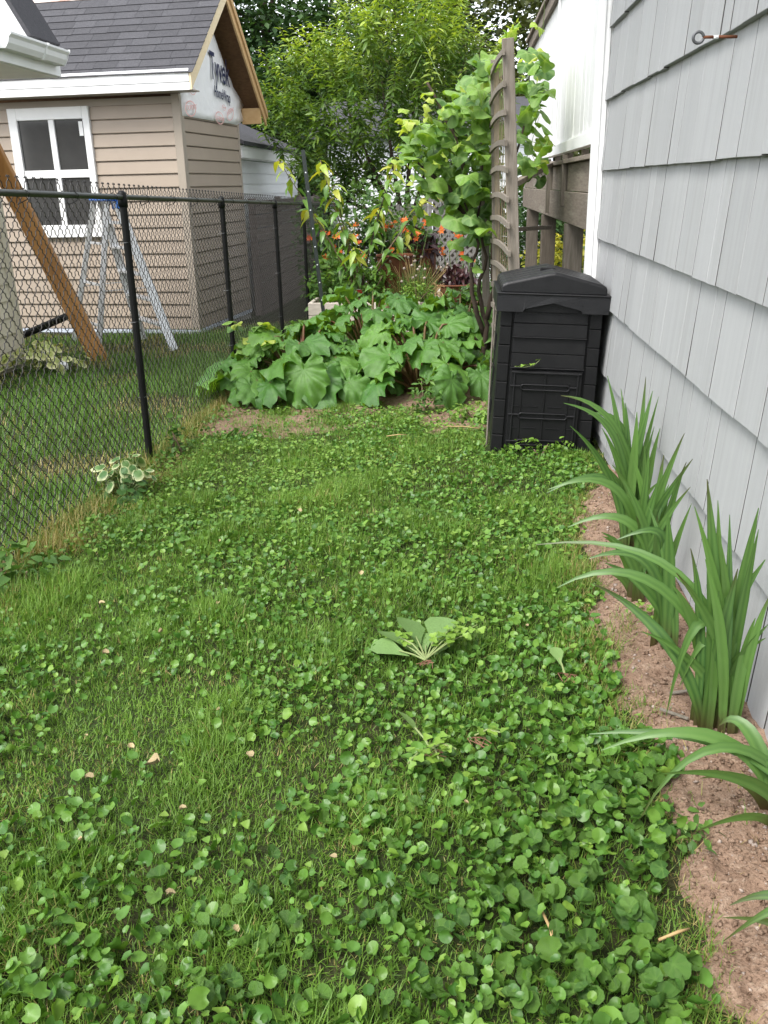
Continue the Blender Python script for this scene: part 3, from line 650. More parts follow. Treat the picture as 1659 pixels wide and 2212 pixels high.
MB().box(-W - .003, W + .003, -DO - .002, DP + DO + .003, tz + .0005, tz + .010).build('rim_ledge', m_bin_lid, lid, bevel=.004)
def lid_loop(y, k, dz=0):
    w = .272 * k
    pr = [(-w, tz + .010), (-w * 1.0, tz + .038), (-w * .975, tz + .052 + dz), (-w * .90, tz + .062 + dz), (-w * .45, tz + .091 + dz), (-w * .12, tz + .112 + dz), (0, tz + .117 + dz), (w * .12, tz + .112 + dz), (w * .45, tz + .091 + dz), (w * .90, tz + .062 + dz), (w * .975, tz + .052 + dz), (w, tz + .038), (w, tz + .010)]
    return [(x, y, z) for x, z in pr]
loops = [lid_loop(-.012, .985, -.012), lid_loop(-.004, 1.0, -.002), lid_loop(.006, 1.0)]
for k in range(4):
    y = .11 + k * .11
    loops += [lid_loop(y - .016, 1), lid_loop(y - .008, .985, -.008), lid_loop(y + .008, .985, -.008), lid_loop(y + .016, 1)]
loops += [lid_loop(DP - .006, 1), lid_loop(DP + .004, 1, -.002), lid_loop(DP + .012, .985, -.012)]
lt = MB().loft(loops).build('lid_top', m_bin_lid, lid, smooth=False)
bv = lt.modifiers.new('bevel', 'BEVEL'); bv.width = .006; bv.segments = 2; bv.limit_method = 'ANGLE'; bv.angle_limit = R(35)
MB().box(-.06, .02, .20, .24, tz + .098, tz + .121).build('handle_recess', m_bin, lid, bevel=.004)

# ------------------------------------------------------------------ wooden trellis behind the bin
tre = empty('garden_trellis', (.30, 6.1, SL * 6.1), label='tall weathered wooden trellis with bowed rungs and strung netting behind the bin', cat='trellis')
def tb(mb, name, mat, **k): return hb(mb, name, mat, tre, **k)
m_string = pmat('green_netting', (.10, .22, .13), (.08, .16, .10), 20, 0.6)
m_twine = pmat('tan_string', (.26, .21, .13), (.20, .16, .10), 20, 0.8)
g55, g67 = SL * 5.5, SL * 6.7
tb(MB().beam((.375, 5.5, g55 - .05), (.245, 5.5, 2.02), .066, .04, (0, 1, 0)), 'stile', m_greywood, bevel=.003)
tb(MB().beam((.285, 6.7, g67 - .05), (.213, 6.7, 2.055), .055, .04, (0, 1, 0)), 'stile', m_greywood, bevel=.003)
tb(MB().beam((.23, 7.35, SL * 7.35), (.15, 7.35, 1.82), .06, .04, (0, 1, 0)), 'stile', m_greywood, bevel=.003)
lx = lambda y, z: (.375 - .13 * (z + .2) / 2.2) * (6.7 - y) / 1.2 + (.285 - .072 * (z + .23) / 2.28) * (y - 5.5) / 1.2
for k in range(14):
    z = -.02 + k * .151
    pts = [(lx(5.44 + t * 1.3, z) - .030, 5.44 + t * 1.3, z + .022 * math.sin(PI * t) + .004 * math.sin(k * 3)) for t in np.linspace(0, 1, 7)]
    lo = [[(x - .008, y, zz - .0155), (x + .008, y, zz - .0155), (x + .008, y, zz + .0155), (x - .008, y, zz + .0155)] for x, y, zz in pts]
    tb(MB().loft(lo), 'rung', m_greywood)
for k in range(9):
    y = 5.62 + k * .118
    tb(MB().tube([(lx(y, z) - .012, y, z) for z in (-.1, .6, 1.3, 1.95)], .0024, 5), 'string', m_twine)
net = MB(); rr = random.Random(4)
for k in range(46):
    y = rr.uniform(5.55, 6.8); z = rr.uniform(.1, 1.5); pts = []
    a = rr.uniform(-1.3, 1.3)
    for t in range(5): pts.append((lx(y, z) + .03 + rr.uniform(-.02, .02), min(6.9, y + t * .06 * math.cos(a)), z + t * .07 * math.sin(a)))
    net.tube(pts, .0014, 4)
tag(tb(net, 'netting', m_string), kind='stuff')
tb(MB().beam((.30, 5.9, 1.255), (.76, 8.1, 1.42), .045, .035), 'tie_bar', m_greywood_y, bevel=.002)
tb(MB().beam((.20, 6.75, .95), (.72, 7.6, .93), .035, .03), 'tie_bar', m_greywood_y, bevel=.002)
tag(MB().beam((.155, 4.93, gzf(.16, 4.93) - .05), (.185, 4.99, .66), .009, .009).build('garden_stake', m_greywood, bevel=.001), 'thin grey wooden stake upright along the side of the compost bin', 'stake')

# ------------------------------------------------------------------ lattice screen, raised bed, pots and posts of the back garden
lat = empty('lattice_screen', (-.1, 13, SL * 13), label='weathered grey lattice screen with a plank side beyond the daylilies', cat='lattice screen')
def lb(mb, name, mat, **k): return hb(mb, name, mat, lat, **k)
lz0, lz1, lx0, lx1 = -.30, 1.26, -.40, .16
lb(MB().box(-.46, -.41, 12.95, 13.05, -.5, 1.45), 'post', m_latwood, bevel=.004)
lb(MB().box(.162, .21, 12.95, 13.05, -.5, 1.32), 'post', m_latwood, bevel=.004)
for z in (lz0, lz1 - .05): lb(MB().box(lx0 - .008, lx1, 12.975, 13.0, z, z + .05), 'rail', m_latwood, bevel=.003)
for sgn, yo in ((1, 12.964), (-1, 12.970)):
    t = -1.7
    while t < 1.8:
        a = Vector((lx0, yo, lz0 + t)); b = Vector((lx1, yo, lz0 + t + (lx1 - lx0)))
        if sgn < 0: a.z, b.z = b.z, a.z
        d = b - a
        ks = [0.0, 1.0]
        def clipz(zlim, hi):
            for i in (0, 1):
                z = a.z + d.z * ks[i]
                if (hi and z > zlim) or (not hi and z < zlim): ks[i] = (zlim - a.z) / d.z
        clipz(lz1, True); clipz(lz0, False)
        if abs(ks[1] - ks[0]) > .06 and 0 <= min(ks) and max(ks) <= 1:
            lb(MB().beam(a + d * ks[0], a + d * ks[1], .005, .034, (0, 0, 1)), 'slat', m_latwood)
        t += .105
for k in range(5): lb(MB().box(-.395 + k * .112, -.395 + k * .112 + .108, 13.02, 13.04, -.4, 1.22), 'backing_board', m_darkwood if k % 2 else m_greywood)
for k in range(6): lb(MB().box(-1.05 + k * .098, -1.05 + k * .098 + .094, 12.99, 13.01, -.4, 1.0 + .02 * (k % 2)), 'plank', m_latwood)

bed = empty('raised_bed', (-.92, 9.9, SL * 9.9), label='low raised garden bed with pale timber edging behind the rhubarb', cat='raised bed')
def rb(mb, name, mat, **k): return hb(mb, name, mat, bed, **k)
m_paletimber = wood_mat('pale_bed_timber', (.55, .50, .43), (.42, .37, .31), (1, 8, 8), 0.8, 0.1, 0.3)
for z in (-.26, -.13, .0):
    rb(MB().box(-1.60, -.42, 9.40, 9.44, z, z + .126), 'timber', m_paletimber, bevel=.004)
    rb(MB().box(-.418, -.235, 9.395, 9.44, z, z + .122), 'timber', m_darkwood if z < -.1 else m_greywood, bevel=.004)
    rb(MB().box(-1.60, -1.56, 9.442, 10.7, z, z + .126), 'timber', m_paletimber, bevel=.004)
    rb(MB().box(-.275, -.235, 9.442, 10.7, z, z + .124), 'timber', m_paletimber, bevel=.004)
rb(MB().box(-1.555, -.28, 9.445, 10.7, -.3, .075), 'soil_fill', m_soil)

tp = empty('steel_garden_post', (-1.28, 8.62, gzf(-1.28, 8.62)), label='dark green steel garden post leaning beside the sapling', cat='post')
MB().beam((.0, 0, -.1), (-.165, 0, 1.83), .036, .004, (0, 1, 0)).build('web', m_steelpost, tp)
MB().beam((.0, .016, -.1), (-.165, .016, 1.83), .005, .028, (0, 1, 0)).build('flange', m_steelpost, tp)
for k in range(9):
    t = .22 + k * .085
    MB().tube([(-.165 * t + .0, -.0045, -.1 + 1.93 * t), (-.165 * t, -.0025, -.1 + 1.93 * t)], .006, 8).build('punched_hole', m_white_vinyl, tp)
def pot(name, x, y, z, r0, r1, h, mat, label, cat):
    o = empty(name, (x, y, z), label=label, cat=cat)
    lo = [[(r * math.cos(a), r * math.sin(a), zz) for a in np.linspace(0, 2 * PI, 21)[:-1]] for r, zz in ((r0, 0), (r0 * .4 + r1 * .6, h * .5), (r1, h), (r1 * .93, h), (r1 * .9, h * .86))]
    MB().loft(lo).build('vessel', mat, o, smooth=False)
    MB().tube([(r1 * math.cos(a), r1 * math.sin(a), h - .01) for a in np.linspace(0, 2 * PI, 21)], .013, 6, cap=False).build('rim', mat, o, True)
    return o
pot('rusty_drum', -.72, 10.05, .06, .17, .20, .50, m_rust, 'rusty steel drum standing behind the chives', 'drum')
pot('rusty_drum', -.52, 11.2, gzf(-.5, 11.2), .20, .22, .85, m_rust, 'taller rusty drum holding a dark purple plant', 'drum')
pot('plant_pot', -.08, 10.9, gzf(0, 10.9), .20, .26, .46, m_rust, 'wide brown pot of dark purple leaves below the lattice screen', 'pot')
stk = empty('plant_guard', (-1.08, 9.75, .07), label='white plant guard with a red band around the sapling foot', cat='plant guard')
MB().loft([[(.055 * math.cos(a), .055 * math.sin(a), z) for a in np.linspace(0, 2 * PI, 13)[:-1]] for z in (0, .16)]).build('sleeve', m_white, stk)
m_red = pmat('red_band', (.5, .02, .02), (.42, .02, .02), 9, 0.5)
MB().loft([[(.058 * math.cos(a), .058 * math.sin(a), z) for a in np.linspace(0, 2 * PI, 13)[:-1]] for z in (.11, .155)]).build('band', m_red, stk)
# ------------------------------------------------------------------ leaf shapes
def polar_leaf(rf, nA, rings, zf, veins=(), vw=.5, scale=1.0):
    th = np.linspace(-PI, PI, nA, endpoint=False) + PI / nA
    V = [(0, 0, float(zf(0, 0)))]; ve = [1.0 if veins else 0.0]
    for i in range(1, rings + 1):
        q = i / rings
        for t in th:
            r = rf(t) * q; V.append((r * math.cos(t), r * math.sin(t), float(zf(q, t))))
            d = min([abs((t - a + PI) % (2 * PI) - PI) for a in veins], default=9)
            ve.append(max(0.0, 1 - d / (2 * PI / nA * vw)) * (1 - .35 * q))
    F = [(0, 1 + k, 1 + (k + 1) % nA) for k in range(nA)]
    for i in range(1, rings):
        a, b = 1 + (i - 1) * nA, 1 + i * nA
        F += [(a + k, b + k, b + (k + 1) % nA, a + (k + 1) % nA) for k in range(nA)]
    return np.array(V) * scale, F, np.array(ve)
def notch(t, depth, w): return 1 - depth * math.exp(-((abs(t) - PI) / w) ** 2)
def leaf_mesh(name, tpl, mat, rim=None):
    V, F, ve = tpl
    me = D.meshes.new(name); me.from_pydata(V.tolist(), [], F); me.materials.append(mat)
    for p in me.polygons: p.use_smooth = True
    a = me.attributes.new('vein', 'FLOAT', 'POINT'); a.data.foreach_set('value', (ve if rim is None else rim).astype(np.float32))
    return me
def lance(w=.5, droop=.25, fold=.12):
    xs_ = [.32, .68]; z = lambda x: -droop * x * x
    V = [(0, 0, 0), (xs_[0], w * .5, z(xs_[0]) + fold * w), (xs_[1], w * .38, z(xs_[1]) + fold * w), (1, 0, z(1)), (xs_[0], -w * .5, z(xs_[0]) + fold * w), (xs_[1], -w * .38, z(xs_[1]) + fold * w), (xs_[0], 0, z(xs_[0])), (xs_[1], 0, z(xs_[1]))]
    return np.array(V), [(0, 6, 1), (0, 4, 6), (6, 7, 2, 1), (6, 4, 5, 7), (7, 3, 2), (7, 5, 3)]
def ribbon(pts, wid, nrm, fold=.18):
    """sword leaf: five rows of vertices along a curve"""
    pts = [Vector(p) for p in pts]; V = []; F = []; n = len(pts); ref = Vector(nrm).normalized()
    for i, p in enumerate(pts):
        t = (pts[min(i + 1, n - 1)] - pts[max(i - 1, 0)]).normalized()
        sd = t.cross(ref); sd = sd.normalized() if sd.length > .05 else t.orthogonal().normalized()
        up = sd.cross(t).normalized(); w = wid[i] / 2
        V += [p + sd * w * k + up * w * fold * abs(k) * (1 + .5 * k) for k in (1, .5, 0, -.5, -1)]
        if i:
            a = 5 * (i - 1); F += [(a + k, a + k + 1, a + k + 6, a + k + 5) for k in range(4)]
    return MB().add(V, F)
def bez(p0, p1, p2, p3, n):
    return [p0 * (1 - t) ** 3 + p1 * 3 * t * (1 - t) ** 2 + p2 * 3 * t * t * (1 - t) + p3 * t ** 3 for t in np.linspace(0, 1, n)]

# ------------------------------------------------------------------ leaf materials
m_grass = leafmat('grass_blades', (.054, .128, .018), (.150, .265, .038), (.36, .28, .12), .30, .5, .3, rand=.1, noise=3)
m_grass2 = leafmat('neighbour_grass', (.055, .130, .020), (.120, .225, .034), (.42, .31, .15), .28, .5, .3, rand=.1, noise=3)
m_violet = leafmat('violet_leaves', (.037, .108, .016), (.094, .204, .028), (.180, .295, .044), .24, .42, .40, rand=.1, noise=40)
m_violet_o = leafmat('violet_leaf', (.039, .108, .017), (.108, .216, .031), None, .24, .42, .40, vein=(.095, .19, .035), rand=.6, noise=40, bump=.5, bscale=90)
m_clover = leafmat('clover_leaves', (.085, .180, .028), (.150, .270, .040), (.20, .30, .06), .3, .45, .3, rand=.1, noise=30)
m_rhubarb = leafmat('rhubarb_leaf', (.048, .142, .020), (.108, .235, .032), None, .26, .36, .50, vein=(.105, .22, .05), rand=.6, noise=9, bump=.9, bscale=42, tcol=(1.5, 1.6, .35), under=(.12, .22, .04))
m_stalk = pmat('rhubarb_stalk', (.09, .10, .03), (.14, .045, .03), 5, .45, stretch=(2, 2, 2))
m_iris = leafmat('sword_leaf', (.036, .095, .024), (.092, .185, .040), None, .26, .40, .42, vein=(.11, .205, .05), base=(.060, .026, .016), rand=.6, noise=7, tcol=(1.4, 1.5, .4))
m_irisbase = pmat('sword_leaf_sheath', (.10, .055, .03), (.06, .03, .02), 12, .6)
m_grape = leafmat('grape_leaf', (.075, .165, .045), (.20, .34, .055), None, .34, .42, .38, vein=(.26, .38, .13), rand=.6, noise=9, bump=.4, bscale=60, tcol=(1.5, 1.5, .35))
m_peach = leafmat('peach_leaves', (.048, .105, .024), (.125, .210, .040), (.37, .46, .09), .36, .42, .35, rand=.1, noise=4, tcol=(1.4, 1.4, .35))
m_tree_dk = leafmat('dark_tree_leaves', (.022, .052, .018), (.040, .085, .024), (.075, .125, .030), .3, .5, .25, rand=.1, noise=2)
m_tree_ol = leafmat('olive_tree_leaves', (.045, .060, .022), (.075, .095, .030), (.13, .13, .05), .3, .5, .25, rand=.1, noise=2)
m_shrub = leafmat('apple_leaves', (.040, .095, .028), (.070, .145, .038), (.13, .22, .06), .28, .42, .4, rand=.1, noise=6)
m_weed = leafmat('weed_leaves', (.050, .120, .026), (.095, .195, .040), (.16, .27, .05), .3, .45, .3, rand=.1, noise=8)
m_gold = leafmat('golden_leaves', (.20, .24, .035), (.36, .36, .05), (.50, .42, .06), .35, .45, .3, rand=.1, noise=5)
m_cherry = leafmat('cherry_leaf', (.075, .175, .035), (.135, .25, .04), None, .34, .33, .5, rand=.6, noise=8, tcol=(1.4, 1.4, .35))
m_cherry_y = leafmat('young_cherry_leaf', (.26, .38, .05), (.40, .40, .06), None, .38, .35, .45, rand=.6, noise=8, tcol=(1.3, 1.2, .4))
m_lily = leafmat('daylily_leaf', (.050, .12, .03), (.085, .18, .04), None, .28, .4, .4, rand=.6)
m_orange = leafmat('orange_petal', (.50, .09, .015), (.62, .17, .03), None, .3, .5, .3, rand=.6, tcol=(1.2, .8, .5))
m_purple = leafmat('dark_purple_leaf', (.030, .012, .016), (.055, .022, .026), (.08, .035, .03), .2, .35, .5, rand=.1, tcol=(1, .6, .6))
m_chive = leafmat('chive_stems', (.075, .17, .04), (.12, .23, .05), (.34, .28, .09), .2, .5, .3, rand=.1)
m_straw = pmat('dry_straw', (.42, .30, .14), (.33, .22, .10), 20, .7, rand=.15)
m_seed = pmat('seed_head', (.34, .29, .24), (.24, .19, .17), 40, .9, .4, 80)
m_varieg = leafmat('variegated_leaf', (.075, .17, .05), (.13, .23, .07), None, .3, .45, .35, vein=(.62, .64, .36), rand=.6)
m_hosta = leafmat('hosta_leaf', (.30, .38, .10), (.40, .42, .14), None, .3, .42, .4, vein=(.75, .72, .42), rand=.6)
m_dry = pmat('dry_leaf', (.42, .35, .20), (.30, .22, .11), 40, .7, .4, 60, .25)
m_pebble = pmat('pebbles', (.40, .32, .26), (.17, .14, .13), 60, .8, .2, 90)
m_stem = pmat('green_stem', (.13, .20, .06), (.17, .22, .08), 20, .5)

# ------------------------------------------------------------------ lawn: grass and violets
bl_t = []
for bend in (.05, .22, .45):
    V = []; 
    for t, w in ((0, 1), (.42, .92), (.76, .6)):
        V += [(t, .5 * w, -bend * t * t), (t, -.5 * w, -bend * t * t)]
    V.append((1, 0, -bend)); bl_t.append((np.array(V), [(0, 1, 3, 2), (2, 3, 5, 4), (4, 5, 6)]))
bl_s = [(np.array([(0, .5, 0), (0, -.5, 0), (.55, .4, -b * .3), (.55, -.4, -b * .3), (1, 0, -b)]), [(0, 1, 3, 2), (2, 3, 4)]) for b in (.05, .22, .45)]
def blades(name, X, Y, L, W, tint, mat, lean=.45, parent=None, zoff=-.004, simple=False):
    k = len(X); grp = rng.integers(0, 3, k); az = rng.uniform(0, 2 * PI, k); tl = PI / 2 - np.abs(rng.normal(0, lean, k))
    T = bl_s if simple else bl_t; n = len(T[0][0]); F = T[0][1]
    M = frames(az, tl, rng.uniform(-.6, .6, k), 1.0)
    M = M * np.stack([L, W, L], -1)[:, None, :]
    P = np.stack([X, Y, gz(X, Y) + zoff], -1)
    allV = np.empty((k, n, 3))
    for g in range(3):
        s = grp == g
        allV[s] = np.einsum('kij,nj->kni', M[s], T[g][0]) + P[s][:, None, :]
    me = scatter_mesh(name, np.zeros((n, 3)), F, np.zeros((k, 3, 3)), np.zeros((k, 3)), mat, tint)
    me.vertices.foreach_set('co', allV.astype(np.float32).ravel()); me.update()
    return link(name, me, parent)
def in_bin(X, Y): return (X > .14) & (X < .76) & (Y > 4.72) & (Y < 5.32)
def dirt(X, Y):
    r = np.sqrt(((X + 1.25) / .45) ** 2 + ((Y - 5.45) / .28) ** 2); r2 = np.sqrt(((X - .02) / .25) ** 2 + ((Y - 5.6) / .3) ** 2)
    return np.clip(1.25 - np.minimum(r, r2), 0, 1)
def violet_density(X, Y):
    n1 = vnoise(X + 3, Y, .42, 21); n2 = vnoise(X, Y + 7, .16, 22)
    rb = np.clip((X + .15) / .5, 0, 1) * np.clip((3.6 - Y) / 1.2, 0, 1)
    lo = np.clip((1.75 - Y) / .6, 0, 1)
    return np.clip(.07 + .85 * np.clip((n1 - .35) * 2.6, 0, 1) + .60 * (n2 - .5) + .75 * rb + .62 * lo, 0.04, 1) * (1 - .85 * dirt(X, Y)) * np.clip((6.0 - Y) / .4, 0, 1)
NB = 560000
X = rng.uniform(-1.72, .80, NB); Y = .85 + (5.95 - .85) * rng.random(NB) ** 1.12
e = bed_edge(Y) + .05 * (vnoise(X, Y, .12, 5) - .5)
vd = violet_density(X, Y)
tuft = vnoise(X, Y, .07, 24)
keep = (X < e + .02) & ~in_bin(X, Y) & (rng.random(NB) < np.clip(1.08 - .36 * vd, .2, 1) * (.55 + .45 * np.clip((tuft - .25) * 2.2, 0, 1)) * np.clip(1.15 - .11 * Y, .55, 1) * (1 - .8 * dirt(X, Y)))
keep |= (X >= e + .02) & (X < e + .13) & (rng.random(NB) < .75 * np.clip((vnoise(X, Y, .16, 29) - .45) * 4, 0, 1))
X, Y, vd = X[keep], Y[keep], vd[keep]; k = len(X)
pat = vnoise(X, Y, .33, 25)
tall = .72 + 1.15 * np.clip((vnoise(X, Y, .20, 26) - .48) * 2.8, 0, 1)
L = rng.uniform(.026, .058, k) * tall * (.78 + .22 * (Y < 4)) * np.where(Y < 2.2, .78, 1); W = rng.uniform(.0014, .0029, k) * (1 + .12 * np.clip(Y - 1.5, 0, 4))
tint = np.clip(.18 + .5 * rng.random(k) * (.5 + pat) * .9, 0, .5)
dryp = .06 + 1.3 * np.clip((.20 - np.abs(X + 1.60)) / .20, 0, 1) * vnoise(X, Y, .25, 27) + .42 * np.clip((X - bed_edge(Y) + .13) / .1, 0, 1) + .15 * (vnoise(X, Y, .2, 28) > .72)
dry = rng.random(k) < dryp
tint = np.where(dry, rng.uniform(.75, 1, k), tint); L = np.where(dry, L * .75, L)
nr_ = Y < 2.3
lg = tag(blades('lawn_grass', X[nr_], Y[nr_], L[nr_], W[nr_], tint[nr_], m_grass, .85), 'short green lawn grass with dry blades between fence and planting bed', 'grass', kind='stuff')
tag(blades('far_blades', X[~nr_], Y[~nr_], L[~nr_], W[~nr_], tint[~nr_], m_grass, .75, lg, simple=True), kind='stuff')

def violet_tpl(nA, rings, cup):
    rf = lambda t: (.80 + .22 * math.cos(t) + .07 * math.cos(2 * t) + (.045 * math.cos(10 * t) if nA > 16 else .03 * math.cos(7 * t))) * notch(t, .66, .42)
    zf = lambda q, t: cup * q * q * (.45 + .75 * abs(math.sin(t))) - .22 * q * q * max(0, math.cos(t)) - .07 * (math.cos(5 * t + cup * 9) * q) + .06 * q * math.sin(2 * t + cup * 20)
    return polar_leaf(rf, nA, rings, zf, (0, .7, -.7, 1.5, -1.5), .8)
NV = 52000
X = rng.uniform(-1.66, .70, NV); Y = .9 + (5.95 - .9) * rng.random(NV) ** 1.0
vd = violet_density(X, Y); e = bed_edge(Y)
keep = (rng.random(NV) < vd * np.where(Y < 2.4, .68, .56)) & (X < e - .07 - .075 * np.clip((2.1 - Y) / .5, 0, 1) + .16 * vnoise(X, Y, .13, 31)) & ~in_bin(X, Y)
X, Y, vd = X[keep], Y[keep], vd[keep]; k = len(X)
big = np.clip((X + .1) / .6, 0, 1) * np.clip((2.9 - Y) / 1.2, 0, 1) + .55 * np.clip((2.1 - Y) / .9, 0, 1)
Rd = rng.uniform(.0055, .0150, k) * (1 + .50 * np.clip(big, 0, 1)) * (1 + .35 * rng.random(k) ** 3)
Hh = rng.uniform(.014, .042, k) * (1 + .5 * big)
az = rng.uniform(0, 2 * PI, k); tl = rng.normal(-.12, .60, k); ro = rng.normal(0, .60, k)
tint = np.clip(.05 + .62 * rng.random(k) + .3 * (rng.random(k) < .18), 0, 1)
P = np.stack([X, Y, gz(X, Y) + Hh], -1); M = frames(az, tl, ro, Rd)
near = np.argsort(-(Rd / (Y + .6)))                       # the largest in view become single leaves
single = np.zeros(k, bool); cand = near[(X[near] > -.8) & (Y[near] > 1.08) & (Y[near] < 2.6) & (np.abs(X[near] + .06 * Y[near]) < .30 * Y[near] + .12)]; single[cand[:290]] = True
cover = empty('violet_ground_cover', (-.4, 3, 0))
tag(cover, 'patches of round scalloped violet leaves spreading through the lawn', 'ground cover', kind='stuff')
for nm, sel, (nA, rg, cup) in (('foliage', ~single & (Y < 2.7), (14, 2, .30)), ('foliage_far', ~single & (Y >= 2.7), (10, 1, .28))):
    tpl = violet_tpl(nA, rg, cup)
    o = link(nm, scatter_mesh(nm, tpl[0], tpl[1], M[sel], P[sel], m_violet, tint[sel]), cover); tag(o, kind='stuff'); o.matrix_parent_inverse = Matrix.Translation((.4, -3, 0))
vms = [leaf_mesh('leaf', violet_tpl(24, 3, c), m_violet_o) for c in (.15, .32, .55, .24, .40, .70)]
for i in np.where(single)[0]:
    mw = Matrix([list(M[i][r]) + [P[i][r]] for r in range(3)] + [[0, 0, 0, 1]])
    o = link('leaf', vms[i % 6], cover); o.matrix_local = Matrix.Translation((.4, -3, 0)) @ mw
# petioles of the violets: short green threads
sub = rng.choice(k, min(k, 5200), False)
X2, Y2 = X[sub], Y[sub]
st = blades('petioles', X2, Y2, Hh[sub] * 1.0, np.full(len(sub), .0016), np.full(len(sub), .45), m_grass, .35, cover)
st.matrix_parent_inverse = Matrix.Translation((.4, -3, 0)); tag(st, kind='stuff')
# clover and small weeds, mostly in the farther half
NC_ = 26000
X = rng.uniform(-1.62, .72, NC_); Y = rng.uniform(1.0, 6.0, NC_)
w = np.clip((Y - 2.6) / 1.6, .06, 1) * np.clip((vnoise(X, Y, .30, 33) - .25) * 2.4, .1, 1) * (1 - .8 * dirt(X, Y))
keep = (rng.random(NC_) < w * .75) & (X < bed_edge(Y) + .04) & ~in_bin(X, Y)
X, Y = X[keep], Y[keep]; k = len(X)
tpl = polar_leaf(lambda t: .8 + .25 * math.cos(3 * t), 9, 1, lambda q, t: .25 * q)
M = frames(rng.uniform(0, 2 * PI, k), rng.normal(0, .35, k), rng.normal(0, .35, k), rng.uniform(.006, .0135, k)); P = np.stack([X, Y, gz(X, Y) + rng.uniform(.01, .045, k)], -1)
tag(link('clover_cover', scatter_mesh('clover_cover', tpl[0], tpl[1], M, P, m_clover, rng.random(k))), 'low bright clover and small weeds in the lawn before the rhubarb', 'ground cover', kind='stuff')

# neighbour's lawn behind the mesh
NB = 95000
X = -1.70 - 5.0 * rng.random(NB) ** 1.6; Y = 2.2 + 8.6 * rng.random(NB)
straw = np.clip((vnoise(X, Y, .55, 41) - .54) * 5, 0, 1); straw = np.maximum(straw, np.exp(-((Y - 8.55) / .22) ** 2) * (X > -3.6) * .95)
keep = (X < -1.74) & ~((X < -3.9) & (Y > 6.0) & (Y < 7.75)) & (rng.random(NB) < 1 - .55 * straw) & ~((Y > 9.85) & (X < -2.9))
X, Y, straw = X[keep], Y[keep], straw[keep]; k = len(X)
dry = rng.random(k) < straw * .85 + .05
tint = np.where(dry, rng.uniform(.7, 1, k), .1 + .35 * rng.random(k))
tag(blades('neighbour_grass', X, Y, np.where(dry, .7, 1) * rng.uniform(.035, .085, k) * (1 + .5 * (vnoise(X, Y, .4, 42) > .6)), rng.uniform(.003, .005, k), tint, m_grass2, .42), 'lawn grass with straw coloured patches on the far side of the fence', 'grass', kind='stuff')
# rank grass and dead stems along the fence foot
NB = 9000
X = -1.69 + rng.normal(0, .055, NB); Y = rng.uniform(2.3, 9.5, NB); k = NB
dry = rng.random(k) < .45 + .5 * vnoise(X, Y, .35, 43)
keepf = rng.random(NB) < .35 + .65 * vnoise(X, Y, .3, 44); X, Y, dry = X[keepf], Y[keepf], dry[keepf]; k = len(X)
tag(blades('fence_foot_grass', X, Y, rng.uniform(.03, .11, k), rng.uniform(.002, .004, k), np.where(dry, rng.uniform(.8, 1, k), rng.uniform(.1, .45, k)), m_grass, .45), 'unmown grass and dead stems along the foot of the fence', 'grass', kind='stuff')

# pebbles and crumbs on the bed
oc = np.array([(1, 0, 0), (-1, 0, 0), (0, 1, 0), (0, -1, 0), (0, 0, .7), (0, 0, -.7)]); of = [(0, 2, 4), (2, 1, 4), (1, 3, 4), (3, 0, 4), (2, 0, 5), (1, 2, 5), (3, 1, 5), (0, 3, 5)]
k = 1500; Y = .95 + 3.3 * rng.random(k) ** 1.3; X = bed_edge(Y) + (.76 - bed_edge(Y)) * rng.random(k) ** .8
szp = .0014 + .0075 * rng.random(k) ** 7
me = scatter_mesh('bed_gravel', oc, of, frames(rng.uniform(0, 6.3, k), rng.normal(0, .4, k), rng.normal(0, .4, k), szp) * rng.uniform(.6, 1.3, (k, 1, 3)), np.stack([X, Y, soil_z(X, Y) + szp * .25], -1), m_pebble, smooth=False)
tag(link('bed_gravel', me), 'small pebbles and crumbs scattered over the planting bed soil', 'gravel', kind='stuff')
k = 5200; Y = .95 + 3.3 * rng.random(k) ** 1.25; X = bed_edge(Y) - .01 + (.765 - bed_edge(Y)) * rng.random(k); szp = .0018 + .0085 * rng.random(k) ** 4
me = scatter_mesh('soil_clods', oc, of, frames(rng.uniform(0, 6.3, k), rng.normal(0, .5, k), rng.normal(0, .5, k), szp) * rng.uniform(.6, 1.3, (k, 1, 3)), np.stack([X, Y, soil_z(X, Y) + szp * .3], -1), m_soil)
tag(link('soil_clods', me), 'loose crumbs and clods of red brown soil in the planting bed', 'soil', kind='stuff')
k = 700; Y = .95 + 3.3 * rng.random(k); X = bed_edge(Y) - .02 + (.78 - bed_edge(Y)) * rng.random(k)
o = blades('bed_litter', X, Y, rng.uniform(.012, .05, k), rng.uniform(.0015, .003, k), rng.uniform(.8, 1, k), m_grass, 1.35); o.location.z = .016
tag(o, 'bits of straw and dry litter on the planting bed', 'litter', kind='stuff')

